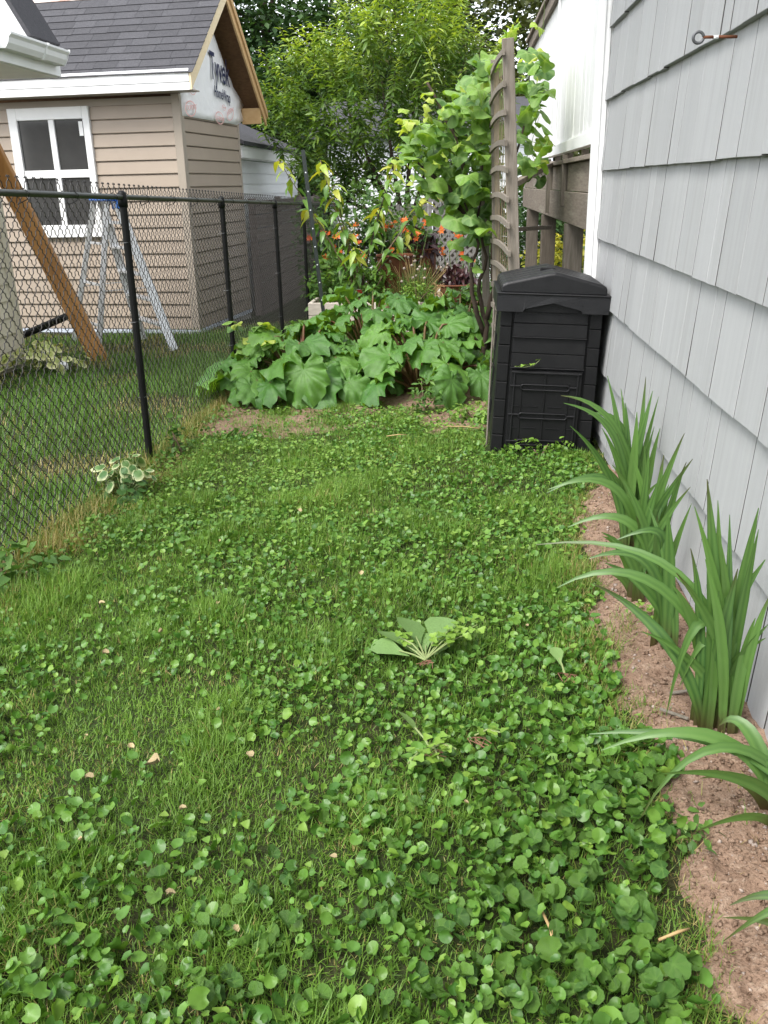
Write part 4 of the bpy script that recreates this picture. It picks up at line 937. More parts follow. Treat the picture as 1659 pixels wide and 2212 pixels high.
# ------------------------------------------------------------------ rhubarb
def rhub_tpl(seed):
    r_ = random.Random(seed); ph = [r_.uniform(0, 6.28) for _ in range(4)]; a1 = r_.uniform(.04, .08)
    rf = lambda t: (.80 + .20 * math.cos(t) + .10 * math.cos(2 * t) + .035 * math.sin(5 * t + ph[0]) + .022 * math.sin(13 * t + ph[1])) * notch(t, .72, .40)
    vs3 = [0, .60, -.52, 1.25, -1.18, 2.0, -1.9]
    def zf(q, t):
        d = min(abs((t - a + PI) % (2 * PI) - PI) for a in vs3)
        r0 = rf(t) * q; u, v = r0 * math.cos(t), r0 * math.sin(t)
        z = -.24 * q * q * (.5 + .5 * math.cos(t)) - .10 * q ** 3 + .16 * abs(v) * (1 - .5 * q)
        z += 0.30 * q * (float(vnoise(u + seed * 3.7, v + 5, .34, 61)) - .5) + .14 * q * (float(vnoise(u + seed * 1.7, v + 9, .15, 62)) - .5)
        z += a1 * q ** 2.2 * math.sin(5 * t + ph[2]) + .13 * q ** 3 * math.sin(11 * t + ph[3]) + .07 * q ** 4 * math.sin(19 * t + ph[0])
        z += .045 * q * min(d / .26, 1) * (1 - .3 * q)
        return z
    return polar_leaf(rf, 56, 8, zf, vs3, .75)
rms = [leaf_mesh('leaf', rhub_tpl(s), m_rhubarb) for s in range(7)]
def rhubarb(x, y, seed, n, label, hmax=.55, reach=.55, front=None):
    r_ = random.Random(seed); z = gzf(x, y)
    o = empty('rhubarb_plant', (x, y, z), label=label, cat='rhubarb', group='rhubarb plants')
    for i in range(n):
        az = 2 * PI * i * .381966 + r_.uniform(-.3, .3)
        lvl = (i + .5) / n                                     # low outer leaves first, upright inner ones last
        rad = reach * (1.0 - .72 * lvl) * r_.uniform(.85, 1.15); h = (.10 + (hmax - .12) * lvl ** .8) * r_.uniform(.9, 1.1)
        if math.sin(az) < -.3: h *= .92
        tip = Vector((rad * math.cos(az), rad * math.sin(az), h)); b = Vector((.05 * math.cos(az), .05 * math.sin(az), -.02))
        pts = bez(b, b + Vector((tip.x * .2, tip.y * .2, h * .75)), Vector((tip.x * .7, tip.y * .7, h * 1.08)), tip, 6)
        MB().tube(pts, [.013, .012, .011, .010, .008, .006], 6).build('stalk', m_stalk, o, True)
        s = r_.uniform(.125, .225) * (1.08 - .20 * lvl)
        tilt = -.80 + .95 * lvl + r_.uniform(-.32, .32)
        M = frames(np.array([az + r_.uniform(-.35, .35)]), np.array([tilt]), np.array([r_.uniform(-.6, .6)]), np.array([s]))[0]
        lf = link('leaf', rms[r_.randrange(7)], o)
        ml = Matrix([list(M[r]) + [tip[r]] for r in range(3)] + [[0, 0, 0, 1]])
        mn = min((ml @ v.co).z for v in lf.data.vertices)
        lf.matrix_local = Matrix.Translation((0, 0, max(0, .005 - mn))) @ ml
    return o
rhubarb(-1.18, 6.45, 1, 46, 'broad rhubarb plant sprawling against the fence side of the patch', .50, .64)
rhubarb(-1.46, 6.18, 5, 16, 'small low rhubarb plant pressed into the fence mesh', .26, .34)
rhubarb(-.30, 6.50, 2, 46, 'leafy rhubarb plant between the fence side plant and the compost bin', .50, .60)
rhubarb(-.75, 7.45, 3, 44, 'taller rhubarb plant just in front of the raised bed', .66, .60)
rhubarb(.0, 7.40, 4, 44, 'rhubarb plant beside the trellis behind the compost bin', .64, .58)

# ------------------------------------------------------------------ sword leaved clumps along the wall
IRIS = [
 ((.652, 1.977), 'sword leaved clump with brown sheaths and one folded leaf touching the soil', [((-.078, .03, .652), None), ((-.108, 0, .595), None), ((.043, .02, .586), None), ((.025, -.05, .56), None), ((-.014, .04, .561), None), ((-.053, -.02, .54), None), ((-.042, .05, .593), None), ((.084, -.03, .31), None), ((.063, 0, .311), None),
   ((-.406, .05, .359), (-.249, .05, .423)), ((-.452, .15, .433), (-.18, .10, .46)), ((-.312, .10, .35), None), ((-.128, -.02, .041), (-.097, -.02, .312)), ((-.097, 0, .117), (-.045, 0, .255)), ((-.199, .02, .258), None), ((.007, 0, .44), None), ((-.079, -.03, .476), None)]),
 ((.607, 2.41), 'thin sword leaved clump with few stems between the two bushier clumps', [((.053, .02, .444), None), ((-.152, 0, .338), (.001, 0, .376)), ((-.233, -.03, .291), (-.088, -.02, .311)), ((-.057, .05, .42), None), ((.029, .05, .334), None), ((-.179, 0, .264), None), ((-.021, -.02, .433), None)]),
 ((.622, 2.74), 'sword leaved clump with long blades arching over the violets', [((.028, .03, .496), None), ((.09, .05, .561), None), ((.111, 0, .492), None), ((-.026, 0, .528), None), ((-.265, 0, .257), (-.097, 0, .307)), ((-.334, 0, .387), (-.149, 0, .431)), ((-.068, .03, .487), None), ((-.161, -.02, .10), None), ((-.159, -.05, .246), None), ((0, -.05, .437), None), ((.05, .02, .40), None), ((-.03, .03, .35), None)]),
 ((.682, 3.253), 'tallest sword leaved clump in front of the compost bin', [((-.138, .05, .671), None), ((.002, .05, .668), None), ((.02, 0, .625), None), ((.05, .03, .597), None), ((-.31, 0, .608), (-.174, 0, .573)), ((-.304, -.05, .592), (-.142, -.03, .528)), ((-.283, -.10, .52), None), ((-.065, .05, .57), None), ((-.04, -.05, .559), None), ((-.356, -.10, .262), (-.157, -.10, .336)), ((-.08, .08, .616), None), ((.07, .05, .472), None), ((-.199, .05, .525), (-.087, .05, .525)), ((-.02, .02, .45), None), ((-.10, -.02, .47), None), ((.03, -.03, .50), None)]),
 ((.70, 1.608), 'sword leaved clump whose long blades bow low across the bare soil', [((-.413, .05, .174), (-.175, .03, .194)), ((-.396, 0, .168), (-.216, 0, .226)), ((-.316, -.05, .03), (-.221, -.03, .202)), ((-.301, -.12, .202), None), ((-.229, -.12, .06), None), ((-.127, .10, .172), (-.091, .10, .198)), ((-.179, .02, .091), None)]),
 ((.645, 1.215), 'small sword leaved clump at the near end of the planting bed', [((-.176, .02, .03), (-.10, 0, .10)), ((-.172, .05, .053), None), ((-.144, .10, .034), (-.067, .10, .06)), ((-.02, 0, .20), None)])]
for ci, ((bx, by), label, bl) in enumerate(IRIS):
    r_ = random.Random(50 + ci); o = empty('sword_leaf_clump', (bx, by, float(soil_z(np.array(bx), np.array(by)))), label=label, cat='garden plant', group='sword leaved clumps along the wall')
    if len(bl) > 8:
        bl = bl + [((r_.uniform(-.17, min(.10, .74 - bx)), r_.uniform(-.08, .08), r_.uniform(.22, .50)), None) for _ in range(9)]
    for i, (tp_, ap) in enumerate(bl):
        b = Vector((r_.uniform(-.048, .048), r_.uniform(-.04, .04), -.015)); t = Vector(tp_)
        if ap is None:
            p1 = b + Vector((t.x * .05, t.y * .05, max(t.z, .12) * .45)); p2 = b.lerp(t, .62) + Vector((-t.x * .18, 0, .05 * (1 + abs(t.x) * 2)))
        else:
            a = Vector(ap); p1 = b + Vector((a.x * .15, a.y * .2, max(a.z, .15) * .85)); p2 = a + (a - t) * .18 + Vector((0, 0, .03 + max(0, a.z - t.z) * .45))
        pts = bez(b, p1, p2, t, 14)
        ln_ = sum((pts[q + 1] - pts[q]).length for q in range(13)); W = r_.uniform(.021, .034) * (1 if ln_ > .3 else .8)
        wid = [W * (.62 + .38 * min(1, q / 4)) * (1 if q < 8 else max(.03, (13 - q) / 5.2) ** .8) for q in range(14)]
        nr = Vector((r_.uniform(-.5, .5), -1, r_.uniform(-.2, .3))) if ap is None else Vector((.15, -.75, .75))
        lf = ribbon(pts, wid, nr).build('leaf', m_iris, o, True)
        at_ = lf.data.attributes.new('vein', 'FLOAT', 'POINT'); at_.data.foreach_set('value', np.tile(np.array([.0, .55, .05, .8, .1], np.float32), len(lf.data.vertices) // 5))
        bs = np.zeros(len(lf.data.vertices), np.float32); h_ = np.array([v.co.z for v in lf.data.vertices]); bs[:] = np.clip(1 - (h_ - .005) / r_.uniform(.05, .13), 0, 1) * .9
        if r_.random() < .3: bs[-15:] = np.linspace(0, .8, 15)                 # scorched tip
        at_ = lf.data.attributes.new('base', 'FLOAT', 'POINT'); at_.data.foreach_set('value', bs)
# ------------------------------------------------------------------ background trees
qleaf = (np.array([(0, 0, 0), (.5, .30, .06), (1, 0, -.06), (.5, -.30, .06)]), [(0, 1, 2), (0, 2, 3)])
def limb_tree(name, x, y, trunk_h, lean, cz, rx, rz, n_leaf, size, mat, label, seed, trunk_r=.16, clumps=70, zmin=.4, group='trees standing behind the gardens', bare=6):
    r_ = random.Random(seed); g = np.random.default_rng(seed); z0 = SL * min(y, 25)
    o = empty(name, (x, y, z0), label=label, cat='tree', group=group)
    tp_ = [Vector((lean * t * t + .12 * math.sin(3 * t + seed), .1 * math.sin(2 * t), trunk_h * t)) for t in np.linspace(0, 1, 8)]
    tp_[0].z = -.2
    tr = MB().tube(tp_, [trunk_r * (1 - .75 * t) for t in np.linspace(0, 1, 8)], 9).build('trunk', m_bark, o, True)
    cen = []
    for i in range(clumps):
        while True:
            p = g.uniform(-1, 1, 3)
            q = (p ** 2).sum()
            if .12 < q < 1: break
        c = np.array([p[0] * rx + lean * .6, p[1] * rx * .8, cz + p[2] * rz])
        if c[2] < zmin: c[2] = zmin + r_.random()
        cen.append(c)
    for i in range(bare):
        c = cen[i * 3 % clumps]; t = min(.95, max(.15, (c[2] - .8) / trunk_h)); b = tp_[int(t * 7)]
        e_ = Vector(c); m_ = b.lerp(e_, .5) + Vector((0, 0, .25))
        MB().tube(bez(b, b.lerp(m_, .6), m_, e_, 7), [trunk_r * .36 * (1 - .85 * k / 6) for k in range(7)], 6).build('limb', m_bark, tr, True)
    cen = np.array(cen); w = g.random(clumps) + .35; idx = g.choice(clumps, n_leaf, p=w / w.sum())
    sg = np.array([.50, .50, .20]) * (rx / 2.2)
    P = cen[idx] + g.normal(0, 1, (n_leaf, 3)) * sg * (.7 + .6 * g.random(clumps)[idx])[:, None]
    P[:, 2] = np.maximum(P[:, 2], .15)
    tone = g.random(clumps)[idx] * .5 + g.random(n_leaf) * .35
    M = frames(g.uniform(0, 2 * PI, n_leaf), g.normal(-.25, .45, n_leaf), g.normal(0, .5, n_leaf), size * g.uniform(.6, 1.25, n_leaf))
    cr = link('crown', scatter_mesh('crown', qleaf[0], qleaf[1], M, P, mat, np.clip(tone, 0, 1), smooth=False), o); tag(cr, kind='stuff')
    return o
limb_tree('broadleaf_tree', -6.6, 20.5, 8, .4, 4.2, 2.6, 3.0, 15000, .17, m_tree_dk, 'dark leafy tree rising directly behind the tan shed roof', 101)
limb_tree('broadleaf_tree', -4.3, 22.0, 9, -.3, 3.8, 2.5, 3.4, 17000, .17, m_tree_dk, 'dense dark tree between the shed gable and the peach tree', 102, .2)
limb_tree('broadleaf_tree', -2.2, 23.5, 9, .9, 4.2, 2.5, 3.2, 15000, .17, m_tree_dk, 'tall tree with a dark forked trunk behind the peach tree', 103, .26, bare=9)
limb_tree('broadleaf_tree', .2, 22.5, 9, -.5, 4.6, 2.4, 2.9, 10000, .16, m_tree_ol, 'thin olive tree with bare twigs above the peach tree', 104, .16, bare=22)
limb_tree('broadleaf_tree', 2.4, 21.0, 8, .3, 4.0, 2.4, 3.0, 11000, .16, m_tree_ol, 'olive leaved tree behind the white deck boards', 105, .16, bare=14)
limb_tree('broadleaf_tree', -9.6, 25.0, 10, .2, 4.8, 3.2, 3.6, 12000, .19, m_tree_dk, 'broad dark tree far behind the neighbouring roofs', 106, .22)
limb_tree('understory_shrub', -3.2, 19.2, 2.4, .1, 1.2, 1.6, 1.2, 9000, .13, m_tree_dk, 'low dark thicket behind the white shed', 107, .05, clumps=40, zmin=.2)
limb_tree('understory_shrub', 1.3, 16.0, 2.0, .1, .9, 1.0, .9, 6000, .10, m_shrub, 'green thicket behind the lattice screen and deck', 108, .04, clumps=34, zmin=.15)
limb_tree('understory_shrub', -4.6, 30, 7, .1, 2.6, 4.2, 2.6, 12000, .22, m_tree_dk, 'deep shaded thicket at the very back of the gardens', 109, .1, clumps=60, zmin=.2)
limb_tree('understory_shrub', 3.0, 30, 7, .1, 2.6, 4.2, 2.6, 11000, .22, m_tree_ol, 'olive thicket at the very back behind the deck', 110, .1, clumps=60, zmin=.2)

# ------------------------------------------------------------------ peach tree
pe = empty('peach_tree', (-.78, 13.4, SL * 13.4), label='bushy peach tree with yellow green shoot tips behind the lattice screen', cat='tree')
z0 = SL * 13.4; r_ = random.Random(77); g = np.random.default_rng(77)
tk = MB().tube([(0, 0, -.1), (.02, 0, .5), (-.04, .02, .95), (-.02, 0, 1.25)], [.085, .075, .07, .06], 9).build('trunk', m_bark, pe, True)
ends = [(-1.15, .1, 1.9), (-.75, -.5, 2.6), (-.35, .3, 3.0), (.15, -.4, 2.9), (.45, .3, 2.5), (.85, -.1, 2.2), (.55, -.5, 1.7), (-.9, .5, 2.3), (1.0, .2, 2.9), (-1.3, -.2, 1.6)]
for e_ in ends:
    b = Vector((-.03, 0, r_.uniform(.85, 1.2))); e_ = Vector(e_)
    m_ = b.lerp(e_, .45) + Vector((e_.x * .12, 0, .1))
    MB().tube(bez(b, b.lerp(m_, .5), m_, e_, 8), [.045 * (1 - .11 * k) for k in range(8)], 7).build('limb', m_bark, tk, True)
LP, LM, LT = [], [], []
tw = MB()
for i in range(540):
    while True:
        p = g.uniform(-1, 1, 3)
        if (p ** 2).sum() < 1 and (p ** 2).sum() > .10: break
    c = Vector((-.32 + p[0] * 1.72, p[1] * 1.1, 2.72 + p[2] * 1.30 - .28 * max(0, -p[0]) ))
    if c.z < 1.5 and c.x > .35: c.z += .5
    c.z += .32 * math.sin(c.x * 3.1 + 1) * .6
    wx_ = c.x - .78; zmax = (3.05 + .50 * (wx_ + 2.35) if wx_ < -1.0 else 3.75) - z0
    if c.z > zmax - .25: c.z = zmax - .25 - abs(g.normal(0, .5))
    tone0 = g.normal(0, .13)
    ax = Vector((p[0] * .55 + g.normal(0, .25), p[1] * .4 + g.normal(0, .25), .85 + .3 * p[2])).normalized()
    ln_ = r_.uniform(.28, .62); nl = int(ln_ / .017); up = c.z > 2.9 + r_.uniform(-.35, .35) or (p[2] > .35)
    if i % 3 == 0: tw.tube([c, c + ax * ln_ * .5 + Vector((.01, 0, 0)), c + ax * ln_], [.005, .004, .002], 4, cap=False)
    for k_ in range(nl):
        t = k_ / nl; q = c + ax * ln_ * t; a = k_ * 2.4 + i
        LP.append(q); sz = .140 * (1 - .55 * t ** 3) * r_.uniform(.8, 1.15)
        LM.append((a, -.15 + .55 * t + r_.gauss(0, .3), r_.gauss(0, .35), sz))
        LT.append(min(1, max(0, tone0 + r_.uniform(.05, .40) + (.22 if up else 0) + (.45 * t ** 2 if up else .12 * t))))
LM = np.array(LM); tpl = lance(.30, .38, .15)
cr = link('crown', scatter_mesh('crown', tpl[0], tpl[1], frames(LM[:, 0], LM[:, 1], LM[:, 2], LM[:, 3]), np.array([tuple(v) for v in LP]), m_peach, np.array(LT)), pe); tag(cr, kind='stuff')
tag(tw.build('twigs', m_bark, pe), kind='stuff')
rd = MB().add([], [])
# ------------------------------------------------------------------ grape vine on and around the trellis
gl_rf = lambda t: (.82 + .10 * math.cos(5 * t) + .10 * math.cos(t) + .035 * math.cos(15 * t + .4)) * notch(t, .72, .33)
gms = [leaf_mesh('leaf', polar_leaf(gl_rf, 30, 3, lambda q, t, s=s: -.25 * q * q + (.10 + .05 * s) * q * q * math.sin(3 * t + s) + .06 * q * min(1, abs(math.sin(2.5 * t)) * 1.6) - .05 * q, (0, 1.257, -1.257, 2.4, -2.4), .9), m_grape) for s in range(5)]
m_vinebark = m_bark
vine = empty('grape_vine', (.17, 6.95, SL * 6.95), label='grape vine with broad lobed leaves climbing around the wooden trellis', cat='vine')
vo = Vector(vine.location); r_ = random.Random(8)
def vpt(x, y, z): return Vector((x, y, z)) - vo
for pts in ([(.17, 6.95, -.2), (.20, 6.95, .25), (.13, 7.0, .5), (.19, 6.95, .75), (.12, 6.9, 1.0), (.16, 6.9, 1.5)], [(.19, 6.98, .15), (.10, 6.9, .42), (.07, 6.95, .65), (.13, 7.0, .85), (.02, 6.95, 1.15)], [(.2, 6.9, .3), (.25, 6.85, .55), (.22, 6.8, .8), (.3, 6.7, 1.2), (.45, 6.9, 1.7)], [(.12, 6.95, .9), (-.1, 6.9, 1.25), (-.35, 6.85, 1.45), (-.52, 6.8, 1.42)], [(.1, 6.95, 1.1), (-.05, 7.0, 1.6), (-.25, 6.9, 1.95)]):
    q = [vpt(*p) for p in pts]; sm = []
    for i in range(len(q) - 1):
        for t in (0, .33, .66): sm.append(q[i].lerp(q[i + 1], t) + Vector((.008 * math.sin(9 * t + i), 0, 0)))
    sm.append(q[-1]); n_ = len(sm)
    MB().tube(sm, [.022 * (1 - .75 * k / n_) for k in range(n_)], 7).build('stem', m_vinebark, vine, True)
def grape_leaf(p, s, az=None, tilt=None, young=0):
    az = r_.uniform(-PI, 0) + r_.uniform(-.6, .6) if az is None else az
    M = frames(np.array([az]), np.array([r_.gauss(-.55, .35) if tilt is None else tilt]), np.array([r_.gauss(0, .4)]), np.array([s]))[0]
    l = link('leaf', gms[r_.randrange(5)], vine); l.matrix_local = Matrix([list(M[r]) + [p[r]] for r in range(3)] + [[0, 0, 0, 1]])
    if young: l.data = gms_y[r_.randrange(5)]
m_grape_y = leafmat('young_grape_leaf', (.25, .38, .055), (.40, .47, .08), None, .42, .42, .35, vein=(.45, .5, .18), rand=.6, noise=9, tcol=(1.3, 1.3, .4))
gms_y = []
for me in gms:
    m2 = me.copy(); m2.materials.clear(); m2.materials.append(m_grape_y); gms_y.append(m2)
cnt = 0
while cnt < 235:
    u = r_.random(); x = r_.uniform(-.42, .26); z = r_.uniform(.80, 2.12)
    lo_ = .85 + 1.15 * max(0, .1 - x); hi_ = 1.60 + (x + .42) * .85
    if not (lo_ < z < hi_): continue
    y = r_.uniform(6.55, 7.7); grape_leaf(vpt(x * (y / 7.0), y, 1.28 + (z - 1.28) * y / 7), r_.uniform(.07, .12)); cnt += 1
for _ in range(52):
    y = r_.uniform(6.4, 7.5); x = r_.uniform(.40, .60); grape_leaf(vpt(x * y / 6.9, y, r_.uniform(1.28, 2.10)), r_.uniform(.065, .10), young=r_.random() < .08)
for _ in range(15):
    y = r_.uniform(6.8, 7.8); x = r_.uniform(.30, .60); grape_leaf(vpt(x, y, r_.uniform(2.0, 2.42)), r_.uniform(.05, .085), young=r_.random() < .6)
for _ in range(34):
    x = r_.uniform(-.50, .15); grape_leaf(vpt(x, r_.uniform(6.5, 6.9), r_.uniform(1.2, 1.75) + (x + .5) * .5), r_.uniform(.03, .06), young=1)
for (x, z, s) in ((-.52, 1.44, .05), (-.40, 1.52, .075), (-.36, 1.70, .07), (-.44, 1.28, .05), (-.30, 1.12, .07), (-.2, 1.05, .075), (.05, .78, .07), (.12, .70, .06), (-.05, .88, .08)):
    grape_leaf(vpt(x, 6.7, z), s, young=z > 1.6)
for k in range(26):                                             # shoots and tendrils
    x, z = r_.uniform(-.45, .65), r_.uniform(1.1, 2.2); y = r_.uniform(6.5, 7.5); d = Vector((r_.uniform(-.3, .1), r_.uniform(-.2, .1), r_.uniform(.0, .3)))
    a = vpt(x, y, z); MB().tube(bez(a, a + d * .5, a + d + Vector((0, 0, .08)), a + d * 1.3 + Vector((-.03, 0, -.02)), 6), [.003, .003, .0025, .002, .0016, .001], 4).build('shoot', m_stem, vine)

# ------------------------------------------------------------------ shrubs, sapling, flowers of the back garden
def leaf_bush(name, x, y, zb, cz, rx, ry, rz, n, size, tpl, mat, label, cat, seed, stems=6, hole=.1, droop=-.1, group=None):
    g = np.random.default_rng(seed); r_ = random.Random(seed); o = empty(name, (x, y, zb), label=label, cat=cat, group=group)
    for i in range(stems):
        e_ = Vector((r_.uniform(-.7, .7) * rx, r_.uniform(-.6, .6) * ry, cz + r_.uniform(0, .8) * rz)); b = Vector((r_.uniform(-.05, .05), 0, -.03))
        MB().tube(bez(b, b + Vector((0, 0, e_.z * .4)), b.lerp(e_, .7), e_, 6), [.011, .010, .008, .006, .005, .003], 5).build('stem', m_bark_lt, o, True)
    p = g.normal(0, 1, (n * 3, 3)); p /= np.linalg.norm(p, axis=1)[:, None]; p *= (g.random(n * 3) ** .45)[:, None]
    lump = vnoise(p[:, 0] * 2 + seed, p[:, 2] * 2 + p[:, 1], .42, 51); p = p[lump > .36 + hole * .6][:n]; k = len(p)
    P = p * np.array([rx, ry, rz]) + np.array([0, 0, cz]); P[:, 2] = np.maximum(P[:, 2], .02)
    M = frames(g.uniform(0, 6.3, k), g.normal(droop, .45, k), g.normal(0, .45, k), size * g.uniform(.6, 1.2, k))
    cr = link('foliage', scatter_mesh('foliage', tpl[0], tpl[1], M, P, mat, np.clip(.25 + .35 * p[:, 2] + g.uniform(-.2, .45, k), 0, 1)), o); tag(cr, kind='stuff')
    return o
ov = lance(.62, .25, .12)
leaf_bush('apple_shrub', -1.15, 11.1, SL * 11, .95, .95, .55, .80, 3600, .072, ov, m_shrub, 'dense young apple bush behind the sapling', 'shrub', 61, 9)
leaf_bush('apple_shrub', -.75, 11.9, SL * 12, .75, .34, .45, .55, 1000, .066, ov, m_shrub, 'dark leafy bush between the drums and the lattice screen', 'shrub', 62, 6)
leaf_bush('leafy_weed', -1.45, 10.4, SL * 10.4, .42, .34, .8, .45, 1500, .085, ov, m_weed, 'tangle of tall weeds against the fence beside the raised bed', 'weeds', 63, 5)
leaf_bush('leafy_weed', -1.0, 9.75, .07, .17, .42, .30, .22, 800, .05, ov, m_weed, 'leafy weeds at the sapling foot inside the raised bed', 'weeds', 64, 3)
leaf_bush('leafy_weed', -.45, 9.55, .07, .10, .22, .16, .16, 420, .045, lance(.4, .2, .1), m_clover, 'pale green weeds at the front of the chives', 'weeds', 65, 3)
leaf_bush('leafy_weed', .25, 10.8, SL * 10.8, .22, .45, .9, .28, 1500, .09, ov, m_shrub, 'broad low leaves growing below the grape vine', 'weeds', 66, 3)
leaf_bush('leafy_weed', .15, 8.9, SL * 8.9, .14, .42, .5, .22, 1400, .06, ov, m_weed, 'low weeds behind the rhubarb beside the trellis', 'weeds', 67, 3)
leaf_bush('leafy_weed', -1.52, 8.2, SL * 8.2, .12, .16, .8, .22, 900, .06, ov, m_weed, 'weeds sprouting along the fence behind the rhubarb', 'weeds', 68, 3)
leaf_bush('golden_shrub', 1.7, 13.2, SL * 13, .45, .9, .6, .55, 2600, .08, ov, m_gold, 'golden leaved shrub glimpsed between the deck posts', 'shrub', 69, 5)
leaf_bush('leafy_weed', .95, 8.3, SL * 8.3, .35, .25, .4, .5, 420, .09, ov, m_weed, 'green sprouts growing under the deck edge', 'weeds', 70, 4)
leaf_bush('purple_plant', -.52, 11.2, SL * 11.2 + .80, .10, .24, .24, .22, 420, .15, lance(.32, .7, .1), m_purple, 'dark purple drooping plant growing in the taller rusty drum', 'plant', 71, 3, droop=-.5)
leaf_bush('purple_plant', -.08, 10.9, SL * 10.9 + .42, .08, .26, .24, .18, 380, .13, lance(.32, .7, .1), m_purple, 'dark purple drooping plant growing in the wide brown pot', 'plant', 72, 3, droop=-.4)
leaf_bush('leafy_weed', .10, 5.55, SL * 5.55, .05, .22, .12, .09, 260, .035, ov, m_clover, 'small weeds sprouting below the rhubarb next to the bin', 'weeds', 73, 2)
leaf_bush('leafy_weed', -.22, 5.75, SL * 5.75, .10, .12, .10, .15, 160, .05, lance(.4, .2, .1), m_weed, 'upright narrow leaved weed in front of the rhubarb', 'weeds', 74, 2)
leaf_bush('leafy_weed', .42, 4.66, gzf(.42, 4.66), .04, .24, .05, .07, 190, .03, ov, m_clover, 'weeds growing along the foot of the compost bin', 'weeds', 75, 2)
leaf_bush('leafy_weed', -1.60, 4.72, gzf(-1.6, 4.72), .10, .06, .06, .14, 60, .045, ov, m_weed, 'small weed climbing the foot of the fence post', 'weeds', 76, 2)
leaf_bush('leafy_weed', -1.62, 2.85, gzf(-1.62, 2.85), .06, .16, .20, .09, 90, .06, ov, m_weed, 'broad leaved weed under the fence mesh at the lawn edge', 'weeds', 77, 2)
leaf_bush('leafy_weed', .60, 2.62, float(soil_z(np.array(.6), np.array(2.62))), .02, .06, .06, .035, 34, .022, ov, m_clover, 'tiny weed on the bare soil beside the arching clump', 'weeds', 78, 1)
leaf_bush('leafy_weed', .50, 1.58, gzf(.50, 1.58), .02, .06, .10, .04, 40, .030, ov, m_weed, 'small weed on the soil edge under the low bowed blades', 'weeds', 79, 1)

sap = empty('cherry_sapling', (-1.08, 9.75, .07), label='cherry sapling with drooping bronze tipped leaves in the raised bed', cat='sapling')
r_ = random.Random(31); lnm = [None, None]
for j, m_ in enumerate((m_cherry, m_cherry_y)):
    V, F = lance(.40, .50, .16); me = D.meshes.new('leaf'); me.from_pydata(V.tolist(), [], F); me.materials.append(m_)
    for p in me.polygons: p.use_smooth = True
    lnm[j] = me
for tip, nlv in (((-.78, -.2, 1.48), 15), ((-.36, -.12, 1.46), 15), ((-.24, -.1, 1.22), 11), ((.40, -.1, 1.47), 17), ((.74, -.05, 1.10), 11), ((-.02, -.25, .60), 9), ((-.15, .05, .85), 10), ((.22, .1, 1.0), 12), ((-.55, .05, 1.0), 12), ((.55, .1, .75), 9)):
    t_ = Vector(tip); b = Vector((r_.uniform(-.03, .03), 0, 0)); pts = bez(b, b + Vector((t_.x * .15, 0, t_.z * .35)), b.lerp(t_, .75), t_, 9)
    MB().tube(pts, [.011 - .001 * k for k in range(9)], 6).build('stem', m_bark_lt if r_.random() < .5 else m_bark, sap, True)
    for k in range(nlv + 6):
        t = 1 - (k / (nlv + 6)) ** 1.3 * .8; q = pts[min(8, int(t * 8))].lerp(pts[min(8, int(t * 8) + 1)], t * 8 % 1)
        yg = 1 if k < 7 else 0
        M = frames(np.array([k * 2.4 + r_.uniform(-.4, .4)]), np.array([r_.gauss(-.25 if yg else -.4, .25)]), np.array([r_.gauss(0, .3)]), np.array([r_.uniform(.13, .19)]))[0]
        l = link('leaf', lnm[yg], sap); l.matrix_local = Matrix([list(M[r]) + [q[r]] for r in range(3)] + [[0, 0, 0, 1]])

# daylilies
pet = []
for k in range(6):
    a = k * PI / 3; V, F = lance(.42 if k % 2 else .30, .25, .1)
    V = V * .075; c, s = math.cos(a), math.sin(a)
    V = np.stack([V[:, 0] * .80 * c - V[:, 1] * s, V[:, 0] * .80 * s + V[:, 1] * c, V[:, 2] * 1.2 + V[:, 0] * .55], -1); pet.append((V, F))
fl = MB()
for V, F in pet: fl.add(V.tolist(), F)
fl.tube([(0, 0, -.03), (0, 0, .004)], [.004, .009], 6); flm = fl.mesh('flower', m_orange, True)
def strap(L, arch): 
    b = Vector((0, 0, 0)); pts = bez(b, Vector((.05 * L, 0, L * .55)), Vector((arch * L * .5, 0, L * 1.0)), Vector((arch * L, 0, L * (1 - arch * .6))), 9)
    return ribbon(pts, [.016, .018, .019, .018, .016, .013, .009, .005, .001], (-.9, 0, .5)).mesh('leaf', m_lily, True)
stm = [strap(.62, .45), strap(.70, .7), strap(.55, .9), strap(.75, .3)]
def daylily(x, y, label, seed, nl, flowers):
    r_ = random.Random(seed); o = empty('daylily_clump', (x, y, SL * y), label=label, cat='daylily', group='orange daylily clumps')
    for k in range(nl):
        link('leaf', stm[r_.randrange(4)], o, (r_.uniform(-.14, .14), r_.uniform(-.12, .12), 0), (0, 0, r_.uniform(0, 6.3)), r_.uniform(.8, 1.15))
    for fx, fy_, fz in flowers:
        b = Vector((fx * .3, fy_ * .3, 0)); t_ = Vector((fx, fy_, fz)); MB().tube(bez(b, b + Vector((0, 0, fz * .5)), t_ - Vector((0, 0, .15)), t_, 6), .0042, 5).build('stem', m_stem, o)
        for q in range(r_.choice((1, 2, 2))):
            link('flower', flm, o, t_ + Vector((r_.uniform(-.05, .05), r_.uniform(-.04, .04), r_.uniform(-.03, .05))), (r_.uniform(.4, 1.3), r_.uniform(-.5, .5), r_.uniform(-.8, .8)), r_.uniform(.6, .95))
    return o
R_ = random.Random(2); F_ = lambda n, sx, z0, z1: [(R_.uniform(-sx, sx), R_.uniform(-.15, .1), R_.uniform(z0, z1)) for _ in range(n)]
daylily(-1.50, 10.6, 'orange daylily clump beside the fence post', 1, 26, F_(7, .30, .75, 1.12))
daylily(-1.15, 10.75, 'orange daylily clump in the thick of the apple bush', 2, 26, F_(8, .35, .80, 1.16))
